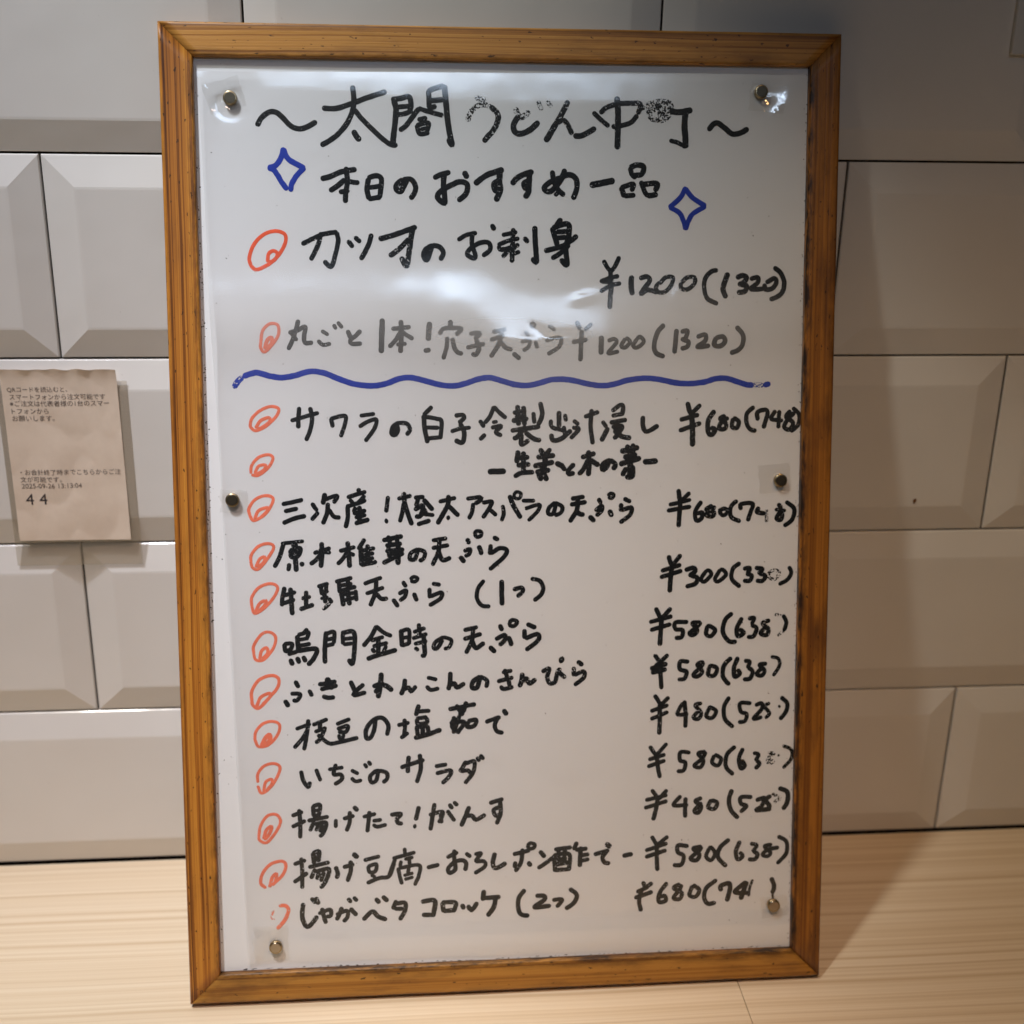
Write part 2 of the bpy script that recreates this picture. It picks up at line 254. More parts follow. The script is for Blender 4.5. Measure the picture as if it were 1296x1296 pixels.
WRITING = [
("title","K","""20 434,4248 456,4284 492,4309 524,4307 555,4281 590,4246 631,4235 668,4247 704,4267
20 738,4330 797,4329 870,4352 944,4380 1028,4408
20 876,4429 881,4365 874,4321 850,4267 813,4221 776,4190 728,4162
19 883,4325 915,4285 969,4232 1018,4188 1050,4168 1076,4165
22 877,4227 890,4204 904,4187
22 1067,4368 1076,4323 1068,4251 1058,4170
20 1058,4372 1099,4379 1136,4387 1145,4356 1140,4320
18 1080,4339 1136,4344
18 1075,4304 1117,4310 1149,4324
20 1229,4415 1256,4426 1298,4438
20 1227,4415 1230,4379 1232,4341 1260,4345
20 1233,4370 1293,4375
22 1302,4438 1309,4362 1315,4290 1324,4227 1335,4171 1319,4196
19 1182,4334 1153,4297 1121,4256 1093,4234
18 1182,4334 1227,4321 1292,4304
18 1179,4283 1216,4291
18 1171,4257 1185,4219 1226,4224
18 1171,4257 1225,4269 1219,4231
15 1190,4239 1217,4246
19* 1450,4387 1469,4381 1492,4376
20* 1412,4283 1417,4305 1440,4337 1478,4356 1519,4347
21+ 1519,4347 1550,4316 1552,4284 1533,4243 1505,4211 1486,4188
21* 1636,4340 1650,4304 1664,4299 1699,4324
22 1650,4305 1626,4267 1631,4235 1659,4224 1701,4241 1743,4278
17* 1743,4373 1750,4355 1759,4337
17* 1786,4373 1804,4351
21+ 1884,4375 1856,4320 1828,4274
23 1828,4274 1795,4219 1779,4194
19+ 1832,4277 1865,4288 1889,4257 1903,4227
21 1915,4218 1945,4218 1978,4233 2013,4254
18 2006,4326 2040,4295 2078,4265
19 2040,4325 2068,4350 2124,4368 2181,4372
19+ 2181,4372 2230,4368 2219,4325
19 2215,4315 2186,4283 2144,4269 2097,4262
23 2118,4396 2123,4337 2123,4246 2121,4163
21* 2267,4366 2323,4381 2371,4372 2376,4340 2353,4303 2315,4294 2281,4307 2267,4348
21* 2276,4339 2314,4349 2362,4345
21* 2319,4376 2324,4340 2322,4298
19* 2233,4347 2267,4366
21* 2295,4357 2343,4322
23 2376,4340 2400,4333 2424,4334 2476,4343
24 2448,4332 2444,4268 2449,4213 2450,4172
17 2450,4172 2411,4192 2375,4201
21 2562,4253 2583,4279 2607,4284 2641,4261 2675,4236 2713,4239 2751,4260"""),
("subtitle","K","""20 725,4009 763,4019 819,4042 883,4053
20 839,4060 844,3997 835,3942 833,3904
20 832,4006 799,3978 764,3955
18 841,4001 868,3995 896,3993
18 808,3949 849,3956
20 942,4011 935,3961 943,3920
20 942,4016 979,4025 1002,4012 999,3962 993,3925
18 946,3970 997,3978
19 943,3918 996,3927
22 1122,4008 1108,3981 1092,3955 1073,3962 1075,3985 1104,4008
20 1104,4008 1141,4010 1161,3981 1158,3949 1139,3922
20 1250,4018 1280,4032 1322,4044
21 1299,4041 1293,3991 1298,3937 1297,3902 1265,3927 1279,3955 1326,3983 1373,4001 1405,3988 1400,3947 1364,3914
22 1392,4045 1405,4021
22 1443,3993 1494,4030 1541,4048 1574,4058
23 1560,4053 1558,4003 1561,3962 1542,3916
23 1558,4007 1533,3992 1539,3961 1557,3962
22 1618,3994 1644,4022 1682,4040 1715,4050
22 1701,4045 1699,3995 1696,3958 1680,3932
21 1696,4008 1674,3995 1680,3974 1698,3975
20 1809,4052 1818,4005 1837,3968 1865,3943
21 1870,4060 1851,4014 1813,3968 1785,3959 1771,3975 1795,4000 1847,4023
21 1847,4023 1889,4038 1922,4020 1927,3978 1910,3927
17 1823,3942 1842,3959
25 1995,3990 2041,3999 2103,4012
19 2183,4072 2193,4040 2210,4027
21 2183,4074 2216,4086 2248,4078 2239,4043 2202,4038
21 2141,3980 2155,3939
19 2141,3980 2198,3997 2191,3966
19 2157,3941 2205,3945
19 2236,4008 2256,3958 2270,3942
21 2241,3995 2313,4000 2306,3967
21 2270,3942 2313,3949"""),
("sparkle","B","""20 552,4145 539,4102 514,4068 482,4057
20 482,4057 509,4043 539,3994 563,3960
20 552,4142 569,4102 600,4080 645,4058
20 645,4058 613,4026 587,3986 581,3954"""),
("sparkle","B","""19 2452,3982 2428,3936 2376,3889
19 2378,3889 2424,3863 2446,3820 2454,3787
19 2452,3978 2486,3936 2549,3897
19 2549,3894 2492,3862 2468,3825 2456,3787"""),
("bullet","R","""14 388,3608 382,3645 404,3704 447,3749 502,3768 547,3755 551,3718 522,3663 475,3618 415,3590 388,3608
14 466,3627 472,3663 495,3677 513,3663 499,3636 471,3622"""),
("dish","K","""18 629,3709 675,3732 730,3755 790,3765
18 790,3762 796,3724 784,3669 762,3605 730,3629
18 717,3760 702,3705 668,3637
18 843,3724 863,3697
18 876,3741 898,3720
19 952,3754 937,3706 902,3640
20 990,3734 1054,3752 1110,3771 1161,3790
21+ 1147,3785 1137,3735 1127,3670 1115,3610 1091,3647
20+ 1128,3734 1081,3688 1038,3656
21 1235,3703 1225,3671 1210,3638 1197,3657 1206,3684 1239,3706
19 1239,3706 1272,3698 1290,3671 1276,3639
17 1361,3731 1399,3754 1446,3764
18 1427,3759 1426,3708 1440,3667 1437,3646 1403,3662 1417,3690 1464,3718 1506,3718 1511,3685 1478,3658
19 1521,3801 1532,3781
17 1572,3755 1638,3769
19+ 1623,3783 1619,3718 1616,3630
17 1551,3709 1596,3727 1648,3739
17 1553,3704 1567,3686 1648,3709
15 1567,3690 1634,3695
17+ 1610,3695 1572,3653
16 1624,3667 1652,3677
19 1676,3742 1692,3723
21 1726,3793 1728,3719 1733,3631 1714,3645
21 1851,3830 1828,3798
21 1809,3788 1828,3728 1832,3710
21 1813,3789 1861,3807 1889,3803 1889,3757 1875,3692 1880,3617 1851,3640
19 1832,3770 1880,3775
19 1832,3742 1875,3747
20 1775,3682 1813,3691 1870,3710 1927,3752
19 1889,3710 1851,3673 1809,3647"""),
("price","K","""17 2057,3636 2076,3604 2090,3588
18 2133,3653 2109,3604 2090,3585
19 2090,3590 2095,3524 2091,3468 2088,3412
17 2043,3538 2086,3554 2129,3564
17 2043,3491 2095,3520 2139,3529
15 2047,3538 2086,3534
21 2194,3562 2191,3524 2197,3478
19 2235,3553 2268,3562 2283,3543 2259,3510 2240,3480 2274,3498 2317,3487
17+ 2331,3529 2360,3558 2394,3558 2389,3525 2361,3492 2327,3487 2312,3511 2331,3534
17+ 2438,3534 2466,3558 2500,3558 2501,3530 2467,3501 2438,3506 2433,3530
18 2612,3593 2583,3586 2554,3553 2550,3506 2565,3459 2614,3432
21 2665,3577 2651,3539 2642,3502 2657,3464
20 2710,3558 2739,3568 2758,3558 2744,3535 2720,3525
20 2730,3525 2759,3518 2750,3492 2716,3487
18 2778,3552 2812,3559 2813,3535 2779,3505 2808,3502 2843,3505
19 2857,3535 2896,3554 2906,3535 2887,3507 2853,3502 2847,3525
19 2895,3606 2925,3582 2945,3535 2936,3488 2907,3464 2878,3454"""),
("bullet","R","""12 425,3255 435,3306 468,3338 505,3333 509,3292 485,3250 442,3207 424,3227 425,3255
15 442,3223 457,3264 476,3273 475,3246 452,3223"""),
("dish","K","""17 602,3354 587,3301 572,3259 553,3220
17 559,3296 601,3310 634,3324 628,3282 632,3250 665,3250
15 569,3294 593,3262
15 712,3305 740,3287
15 693,3259 715,3240 750,3245
15 768,3333 777,3315
15 787,3345 807,3321
18 833,3305 846,3273
17 893,3305 870,3282 846,3263 850,3245 895,3245
21 997,3358 993,3282 990,3205
19 1085,3351 1086,3282 1081,3205
17 1043,3314 1094,3319 1127,3323
17 1083,3300 1056,3258 1029,3230
17 1089,3300 1117,3281 1140,3267
15 1065,3240 1107,3244
21 1221,3342 1216,3300 1214,3263
19 1196,3211 1220,3214
19 1320,3351 1320,3318
17 1268,3291 1287,3314 1329,3318 1372,3314 1348,3286
17 1305,3272 1300,3225 1285,3173
18 1329,3267 1338,3225 1356,3201 1375,3197
17 1414,3290 1447,3295 1461,3290 1437,3267
18 1442,3262 1456,3225 1442,3192 1423,3195
17 1399,3225 1442,3234 1480,3243
16 1523,3299 1585,3311
16 1513,3262 1575,3281
18 1566,3299 1551,3243 1513,3182
17 1561,3252 1584,3224 1613,3215
18 1622,3196 1651,3172
14 1680,3299 1694,3280
15 1660,3252 1699,3257 1694,3229 1670,3210
15 1727,3252 1737,3224
11+ 1704,3332 1713,3344 1725,3332 1716,3320 1704,3332
15+ 1794,3327 1823,3308
16 1780,3257 1823,3271 1852,3266 1842,3228 1789,3193"""),
("price","K","""18 1928,3346 1943,3313
16 2000,3336 1967,3308
18 1952,3303 1949,3233 1946,3162
17 1909,3250 1976,3261
21 2048,3275 2046,3195
16 2082,3256 2111,3265 2121,3246 2082,3197 2131,3204
16 2164,3265 2145,3232 2164,3223 2188,3251 2169,3270
16 2222,3265 2203,3232 2223,3223 2256,3251 2237,3275 2222,3265
19 2353,3331 2324,3298 2307,3241 2315,3198 2354,3179
19 2416,3307 2407,3198
18 2440,3298 2469,3303 2460,3269 2441,3260
18 2446,3260 2475,3250 2470,3227 2441,3217
18 2519,3274 2557,3284 2558,3255 2519,3225 2578,3231
19 2611,3269 2646,3274 2656,3250 2632,3229 2602,3236 2611,3269
19 2713,3321 2744,3283 2744,3240 2725,3212 2686,3195"""),
("wavy_line","B","""22+ 295,3042 314,3070 333,3087
22 342,3093 375,3105 407,3109 467,3093 522,3086 578,3095 634,3111 671,3115 727,3104 791,3077 866,3053 950,3045 1016,3057 1072,3078 1129,3083 1195,3068 1270,3048 1336,3043 1393,3055 1450,3074 1507,3081 1564,3066 1631,3047 1689,3043 1746,3054 1804,3070 1861,3072 1919,3064 1987,3048 2054,3040 2112,3047 2180,3066 2267,3075 2336,3068 2414,3052 2482,3048 2551,3054 2609,3070 2658,3073 2708,3060 2767,3041 2797,3039
20* 2802,3039 2851,3040
22 2856,3038 2881,3045"""),
("bullet","R","""12 364,2855 374,2893 412,2930 463,2950 500,2939 490,2906 442,2859 391,2836 364,2855
13 391,2850 415,2883 453,2897 457,2878 419,2850 400,2846"""),
("dish","K","""16 559,2882 620,2900 686,2918
17 598,2943 592,2891 591,2849
17 649,2942 657,2891 646,2834 627,2789
17 746,2890 754,2852
16 746,2890 788,2901 816,2901 811,2861 791,2805
15 886,2903 952,2912
16 881,2851 919,2874 961,2884 951,2841 908,2783
18 1060,2859 1050,2812 1033,2817 1041,2850 1069,2869
17 1069,2869 1107,2863 1121,2835 1106,2811
17 1060,2859 1064,2831 1050,2807
17 1226,2943 1188,2905
19 1188,2901 1192,2839 1205,2773
17 1193,2896 1249,2886 1273,2872 1267,2791
16 1201,2844 1258,2843
17 1206,2792 1263,2796
17 1340,2900 1373,2904 1382,2890 1358,2866
19 1363,2861 1382,2819 1372,2771 1339,2781
16 1320,2824 1363,2838 1410,2842
17 1458,2875 1477,2846
17 1458,2785 1482,2808
17 1526,2941 1506,2894 1482,2865
17 1526,2941 1554,2912 1583,2888
15 1520,2867 1540,2870
17 1515,2841 1559,2848 1534,2819 1561,2803
19 1640,2945 1645,2854
17 1621,2912 1679,2921
19 1616,2874 1688,2883
19 1669,2940 1674,2854
15 1631,2893 1679,2897
17 1717,2911 1722,2863
19 1751,2959 1760,2901 1741,2854
19 1611,2826 1678,2835 1746,2844
19 1678,2845 1640,2797 1621,2788
19 1659,2807 1659,2759 1693,2778
19 1678,2816 1717,2787 1750,2777
17 1802,2874 1808,2842 1866,2824
19 1842,2915 1842,2843
17 1871,2901 1876,2872
19 1803,2805 1813,2778 1852,2784 1900,2824
17 1866,2843 1871,2805
16 1914,2872 1937,2854
17 1910,2838 1939,2831 1900,2787
17 1968,2890 2035,2914
18 2001,2923 1997,2842 2007,2760
17 2055,2866 2074,2841
19 2082,2834 2050,2774
18 2103,2918 2142,2946 2156,2937 2152,2898
17 2103,2894 2152,2903
18 2094,2861 2171,2874
19 2104,2839 2152,2841 2114,2783
23 2123,2865 2123,2822
20 2113,2822 2152,2793 2192,2785
19 2254,2888 2255,2840 2274,2816 2328,2844"""),
("price","K","""20 2474,2954 2484,2915 2494,2904
18 2537,2944 2494,2901
22 2494,2906 2500,2828 2501,2746
18 2440,2872 2528,2896
18 2436,2819 2539,2855
20 2607,2914 2578,2866 2579,2808 2598,2799 2613,2823 2593,2832
18 2661,2890 2637,2876 2667,2851 2662,2827 2633,2827 2642,2856 2676,2880
18 2701,2875 2697,2836 2721,2831 2731,2860 2706,2880
18 2804,2932 2770,2899 2771,2850 2791,2821 2816,2816
18 2825,2869 2824,2906 2863,2918 2874,2898 2855,2830
17 2913,2912 2894,2874 2949,2864
17 2933,2912 2930,2830
18 2988,2912 2968,2883 3004,2853 2985,2820 2959,2834 2979,2873 3008,2902
17 3002,2926 3033,2892 3029,2844 2995,2810"""),
("bullet","R","""12 362,2634 368,2672 402,2709 448,2721 468,2704 447,2662 399,2624 367,2625
12 381,2634 400,2667 433,2671 423,2648 390,2629"""),
("dish","K","""23 1500,2629 1577,2629
21 1642,2725 1635,2673
20 1635,2692 1692,2696
20 1639,2658 1697,2662
20 1668,2720 1668,2624
19 1625,2604 1659,2620 1716,2624
21 1750,2734 1765,2710
19 1799,2734 1779,2710
20 1736,2696 1818,2704
21 1721,2653 1813,2671
23 1774,2705 1774,2652
21 1731,2624 1794,2633
21 1774,2652 1745,2614 1755,2585
21 1765,2623 1782,2584
21 1828,2666 1861,2651
19 1852,2661 1871,2632
19 1915,2660 1886,2627 1891,2612 1915,2617
19 1954,2693 2017,2712
21 1987,2722 1990,2659 1986,2606
19 1983,2679 1959,2631 1939,2612
21 1997,2679 2036,2654
23 2090,2678 2070,2639 2056,2634 2061,2659 2095,2678
20 2095,2678 2119,2658 2109,2634
22 2148,2720 2231,2739
20 2177,2749 2187,2715
20 2206,2754 2207,2715
22 2163,2691 2221,2705
22 2143,2658 2241,2686
25 2192,2715 2193,2594
20 2173,2638 2154,2604
22 2173,2594 2203,2599 2204,2647
23 2261,2668 2324,2671"""),
("bullet","R","""12 352,2431 349,2464 378,2506 425,2525 462,2515 456,2481 422,2434 370,2406 352,2431
13 375,2416 395,2454 437,2467 437,2453 403,2420"""),
("dish","K","""17 508,2483 555,2492 602,2503
17 518,2449 577,2461
18 510,2392 562,2413 614,2425
17 648,2484 671,2450
17 645,2407 676,2440
19 710,2530 700,2483
17 705,2502 767,2520 752,2487
18 724,2483 718,2435 698,2387
17 728,2454 751,2420 779,2415
18 871,2552 875,2528
17 818,2512 904,2538
16 829,2500 846,2481
17 899,2518 865,2481
17 813,2467 874,2485 903,2497
18 817,2467 817,2414 806,2367
16 855,2462 845,2441
17 845,2433 902,2447
19 874,2466 873,2394
17 854,2414 902,2425
19 854,2385 916,2403
17 1012,2512 1007,2479 1002,2440
23 999,2394 1005,2395
19 1088,2530 1092,2478 1106,2429 1124,2376
17 1060,2502 1121,2516
17 1088,2482 1078,2430 1067,2391
17 1140,2506 1183,2510
17 1159,2506 1145,2467
19 1140,2448 1178,2467 1168,2419 1144,2414
19 1183,2496 1226,2447
19 1197,2419 1183,2452
18 1153,2376 1211,2394
16 1163,2429 1230,2420
17 1259,2485 1336,2503
19 1303,2513 1297,2465 1249,2379
19 1302,2465 1350,2416
21 1297,2407 1305,2406
17 1393,2498 1456,2504 1461,2492 1432,2473
17 1422,2473 1417,2435 1402,2401
17 1470,2477 1513,2482 1499,2448 1470,2405
17 1504,2443 1534,2416
16 1566,2462 1571,2423 1561,2389
19 1600,2509 1619,2461 1653,2402
14 1620,2514 1634,2528 1656,2520 1648,2497 1627,2498 1620,2514
16 1663,2485 1721,2484
16 1677,2446 1745,2464 1735,2430 1692,2387
17 1828,2468 1813,2419 1789,2420 1794,2449 1823,2473
17 1823,2473 1857,2453 1852,2424 1823,2410
18 1905,2491 1964,2500
18 1900,2462 1974,2474
19 1934,2495 1930,2437 1896,2379
20 1925,2432 1944,2416 1964,2412
20 1993,2402 2016,2380
18 2037,2489 2049,2467
18 2022,2431 2052,2455 2052,2431 2027,2407
20 2091,2430 2103,2404
15 2084,2505 2097,2515 2113,2507 2103,2491 2086,2495
18 2164,2488 2194,2473
18 2149,2462 2147,2429
18 2150,2432 2199,2443 2194,2409 2145,2371"""),
("price","K","""19 2434,2528 2439,2489 2445,2474
17 2489,2513 2449,2474
19 2444,2479 2440,2411 2436,2347
17 2390,2455 2494,2478
18 2381,2426 2494,2444
18 2548,2468 2519,2419 2525,2375 2550,2385 2554,2414 2529,2409
18 2603,2448 2574,2428 2614,2413 2604,2394 2574,2404 2618,2442
17 2638,2423 2668,2432 2683,2417 2659,2398 2638,2418
18 2727,2470 2698,2441 2699,2392 2744,2367
18 2748,2428 2749,2453 2807,2455 2798,2415 2784,2371
19 2838,2435 2830,2413 2868,2405
14* 2878,2424 2879,2365
18 2937,2451 2953,2431
15 2923,2424 2973,2418
18 2943,2408 2929,2379 2951,2372 2958,2398 2938,2409
18 2977,2462 3018,2427 3009,2373 2970,2342"""),
("bullet","R","""12 351,2201 354,2240 390,2282 438,2294 461,2276 436,2229 388,2172 360,2177 351,2201
12 374,2182 394,2220 417,2229 412,2205 383,2181"""),
("dish","K","""15 499,2293 602,2303
18 508,2290 488,2228 463,2180
16 548,2282 573,2284
17 540,2260 587,2269 577,2231 544,2227 540,2260
15 544,2244 577,2250
20 563,2226 566,2159
17 534,2193 528,2162
19 590,2197 597,2185
17 653,2244 729,2267
19 690,2292 690,2234 684,2176
18 686,2239 661,2210 635,2191
16 695,2248 730,2245
17 776,2252 847,2270
19 814,2294 818,2241 822,2174
17 814,2251 789,2213 765,2189
16 823,2241 844,2231
17 895,2307 866,2260
19 876,2269 879,2182
17 875,2250 942,2263
17 880,2226 937,2239
17 879,2205 936,2215
18 879,2182 950,2196
19 909,2278 912,2191
19 985,2301 1076,2319
18 1009,2320 1018,2286
18 1052,2324 1052,2290
19 999,2275 1071,2283
19 999,2248 1082,2254
17 1009,2277 1013,2219
21 1057,2290 1055,2184
19 1013,2233 1061,2239
19 984,2190 1022,2209 1080,2237
17 1151,2245 1137,2207 1113,2207 1118,2236 1152,2255
17 1152,2255 1185,2240 1180,2211 1160,2197
17 1224,2297 1291,2306
17 1223,2259 1300,2272
18 1257,2302 1252,2244 1223,2176
19 1252,2244 1271,2200 1309,2209
19 1358,2213 1377,2188
19 1392,2300 1401,2280
17 1377,2242 1406,2251 1401,2227 1382,2217
19 1449,2265 1462,2226
16 1428,2323 1437,2338 1460,2335 1459,2316 1440,2310 1428,2323
19 1522,2307 1543,2295
18 1507,2269 1502,2225
18 1507,2228 1551,2253 1585,2243 1570,2209 1502,2150"""),
("price","K","""19 2388,2200 2398,2165 2408,2153
18 2448,2204 2413,2160
20 2408,2165 2399,2096 2395,2022
18 2354,2127 2448,2155
18 2349,2095 2453,2125
19 2473,2129 2513,2139 2523,2123 2493,2099
19 2503,2099 2533,2089 2524,2059 2479,2045
17 2578,2123 2553,2083 2569,2068 2603,2102 2593,2124 2578,2123
17 2648,2126 2623,2082 2639,2067 2678,2101 2663,2126 2648,2126
18 2747,2159 2713,2130 2708,2080 2749,2040
18 2768,2129 2798,2133 2788,2104
18 2783,2104 2809,2093 2799,2069 2769,2069
18 2828,2133 2863,2127 2844,2103
18 2849,2103 2879,2092 2864,2067 2834,2068
14* 2894,2107 2924,2121 2949,2106 2930,2076 2899,2082 2894,2107
17 2999,2135 3010,2105 2990,2070 2950,2048"""),
("bullet","R","""12 350,1989 351,2033 385,2080 442,2099 475,2079 455,2031 406,1978 363,1955 350,1989
13 368,1965 388,2003 417,2017 411,1993 382,1964"""),
("dish","K","""18 508,2078 497,2030 494,1991
17 502,2039 559,2055
19 536,2073 539,2014 542,1947
17 501,2001 553,2019
17 591,2023 629,2032
18 611,2057 609,1984
18 581,1970 643,1991
17 668,2080 716,2093
17 682,2079 686,2041
17 708,2089 706,2055
16 686,2045 715,2057
18 696,2060 702,2001
14 681,2021 714,2028
15+ 690,1968 723,1996
17 754,2102 830,2120
17 768,2102 772,2049
17 811,2116 815,2077
16 763,2081 830,2091
17 772,2056 848,2076
16 772,2037 848,2047
19 781,2039 788,1985
19 810,2058 818,1989
17 848,2057 852,2008
16 790,2009 847,2023
17 719,2021 733,2001
17 891,2090 973,2118
17 900,2041 982,2069
18 949,2103 943,2045 918,1982
18 948,2040 971,2015 1000,2015
18 1029,2009 1052,1975
17 1078,2096 1092,2072
17 1058,2038 1092,2052 1086,2023 1062,2004
18 1130,2037 1144,2002
15 1114,2108 1131,2120 1150,2111 1137,2096 1116,2098
17 1222,2084 1257,2078
17 1207,2060 1206,2016
17 1211,2022 1264,2039 1259,2010 1206,1977
17 1472,2094 1443,2055 1438,2006 1462,1971 1499,1966
20 1560,2092 1559,2033 1561,1974
18 1618,2047 1657,2056 1662,2036 1637,2012
18 1706,2099 1745,2089 1764,2054 1754,2020 1720,1991"""),
("price","K","""19 2326,1939 2346,1898 2356,1886
18 2401,1937 2356,1888
20 2356,1893 2352,1828 2348,1753
18 2297,1870 2406,1897
18 2302,1830 2401,1857
18 2486,1867 2426,1865 2427,1832 2462,1826 2457,1791 2427,1787
18 2551,1864 2511,1860 2537,1824 2517,1800 2497,1810 2532,1839 2554,1862
18 2587,1843 2582,1803 2607,1793 2627,1822 2602,1843 2587,1843
19 2711,1906 2677,1871 2667,1811 2698,1765 2734,1760
19 2762,1880 2738,1830 2743,1790 2773,1804 2753,1824
17 2797,1877 2825,1880 2813,1848
18 2813,1843 2838,1828 2824,1788 2794,1783
18+ 2903,1866 2868,1852 2899,1821 2890,1791 2859,1802 2889,1837
14* 2933,1894 2960,1893
17 2974,1890 2990,1854 2980,1814
13* 2980,1814 2950,1787"""),
("bullet","R","""12 353,1756 354,1795 389,1848 427,1862 459,1837 448,1783 400,1726 362,1727 353,1756
13 381,1731 391,1770 415,1784 420,1759 395,1731"""),
("dish","K","""18 501,1801 505,1767 531,1773
17 501,1801 537,1801 531,1771
17 612,1872 589,1848
19 563,1839 567,1771
17 568,1844 616,1857 611,1828
16 568,1819 615,1828
17 567,1790 624,1799
19 562,1766 652,1773 642,1730 613,1696
19 528,1723 538,1698
19 561,1732 570,1707
19 590,1736 601,1713
17 519,1750 562,1763
19 702,1855 695,1777 694,1704
17 701,1846 740,1855 739,1801
16 701,1816 739,1825
17 700,1787 738,1796
17 782,1844 783,1795
19 778,1849 835,1852 838,1774 827,1696 809,1716
16 787,1819 830,1823
16 786,1793 826,1796
18 945,1879 921,1831 882,1783
17 945,1879 978,1849 1017,1829
17 920,1809 978,1825
17 929,1780 997,1795
19 954,1820 953,1742
17 924,1767 934,1750
16 992,1780 977,1751
19 900,1718 958,1737 1040,1759
19 1065,1857 1069,1778
17 1065,1852 1103,1856 1103,1787
16 1069,1818 1103,1822
17 1069,1781 1103,1789
17 1127,1846 1181,1864
18 1152,1885 1156,1826
17 1122,1815 1190,1835
17 1131,1787 1189,1800
19 1175,1825 1179,1736 1164,1727
17 1133,1767 1147,1755
17 1267,1803 1242,1764 1223,1765 1233,1794 1272,1818
16 1272,1818 1310,1802 1300,1768 1276,1759
17 1374,1850 1437,1864
18 1373,1806 1456,1829
18 1418,1859 1412,1800 1383,1736
19 1412,1795 1431,1760 1470,1784
20 1500,1763 1524,1738
19 1549,1871 1560,1846
18 1529,1802 1573,1821 1573,1796 1548,1772
20 1592,1811 1607,1771
17 1596,1883 1612,1896 1635,1886 1622,1866 1602,1867 1596,1883
20 1685,1873 1725,1855
19 1671,1844 1671,1804
19 1676,1802 1734,1822 1739,1792 1680,1744"""),
("price","K","""18 2323,1704 2343,1673 2351,1663
18 2388,1702 2353,1668
19 2348,1668 2354,1588 2358,1532
20 2304,1634 2383,1657
20 2309,1614 2379,1629
19 2338,1658 2319,1629
18 2494,1665 2453,1666 2451,1628 2484,1614 2474,1579 2444,1575
18 2569,1663 2539,1648 2565,1612 2540,1588 2519,1598 2554,1633 2571,1658
18 2600,1632 2595,1596 2625,1591 2640,1626 2609,1642 2600,1632
19 2710,1679 2675,1640 2671,1584 2702,1543
19 2745,1679 2726,1629 2731,1583 2756,1597 2746,1618
18 2781,1663 2806,1657 2796,1627
18 2801,1627 2822,1606 2808,1571 2777,1567
18 2892,1645 2857,1640 2883,1609 2868,1584 2843,1595 2872,1625
15+ 2917,1680 2953,1669 2959,1633 2929,1583"""),
("bullet","R","""13 338,1522 339,1571 373,1624 431,1647 468,1631 463,1587 419,1534 370,1486 342,1502 338,1522
13 361,1496 381,1540 424,1559 423,1539 389,1505"""),
("dish","K","""18 549,1614 564,1586
17 528,1554 571,1550 556,1520 537,1521
19 497,1519 513,1492
17 615,1568 628,1541
18 663,1596 744,1609
18 672,1572 749,1589
23 702,1625 725,1575
19 691,1591 716,1600
18 681,1537 705,1529 735,1530
19 816,1607 835,1562
18 878,1591 834,1552 834,1538 887,1551
21 966,1643 960,1584 949,1525
19 926,1580 970,1593 935,1550
21 970,1588 994,1578 1017,1557
19 1081,1610 1076,1571 1061,1536
18 1075,1561 1100,1570 1109,1550 1134,1574
16 1192,1617 1236,1606
17 1187,1573 1206,1555 1245,1561
19 1304,1639 1302,1595 1294,1555
19 1301,1575 1323,1584 1337,1564 1372,1583
19 1450,1611 1435,1561 1410,1562 1416,1592 1450,1616
18 1450,1616 1484,1595 1481,1562
17 1562,1633 1606,1642
18 1538,1589 1611,1607
18 1572,1647 1592,1587 1596,1567
18 1552,1563 1567,1550 1611,1559
20 1660,1625 1655,1585 1645,1561
19 1660,1590 1680,1600 1695,1574 1724,1594
18 1759,1633 1793,1647 1783,1602 1798,1572 1823,1581 1832,1621 1847,1646
19 1837,1631 1872,1600
32 1850,1692 1860,1688
20 1936,1678 1959,1662
18 1916,1649 1916,1609
18 1921,1612 1966,1628 1966,1597 1921,1561"""),
("price","K","""18 2325,1497 2350,1456 2352,1444
17 2395,1485 2355,1446
19 2350,1451 2351,1375 2349,1299
17 2306,1417 2391,1445
17 2306,1376 2391,1410
17 2466,1453 2441,1398 2492,1397
18 2476,1463 2482,1397 2482,1331
17 2562,1450 2531,1441 2562,1400 2547,1370 2522,1380 2557,1420
17 2602,1424 2588,1384 2618,1373 2638,1408 2607,1429 2602,1424
18 2703,1477 2678,1427 2684,1366 2725,1324
17 2815,1444 2762,1445 2765,1402 2795,1388 2786,1352 2755,1348
17 2840,1433 2871,1442 2871,1411 2831,1364 2872,1370
16+ 2911,1441 2886,1426 2912,1390 2893,1365
18 2972,1470 3003,1438 2999,1398 2969,1357
18 2961,1423 2965,1423"""),
("bullet","R","""12 347,1329 353,1368 387,1407 435,1418 468,1399 457,1350 413,1302 365,1294 347,1329
17 379,1298 399,1337 419,1351 418,1322 389,1298"""),
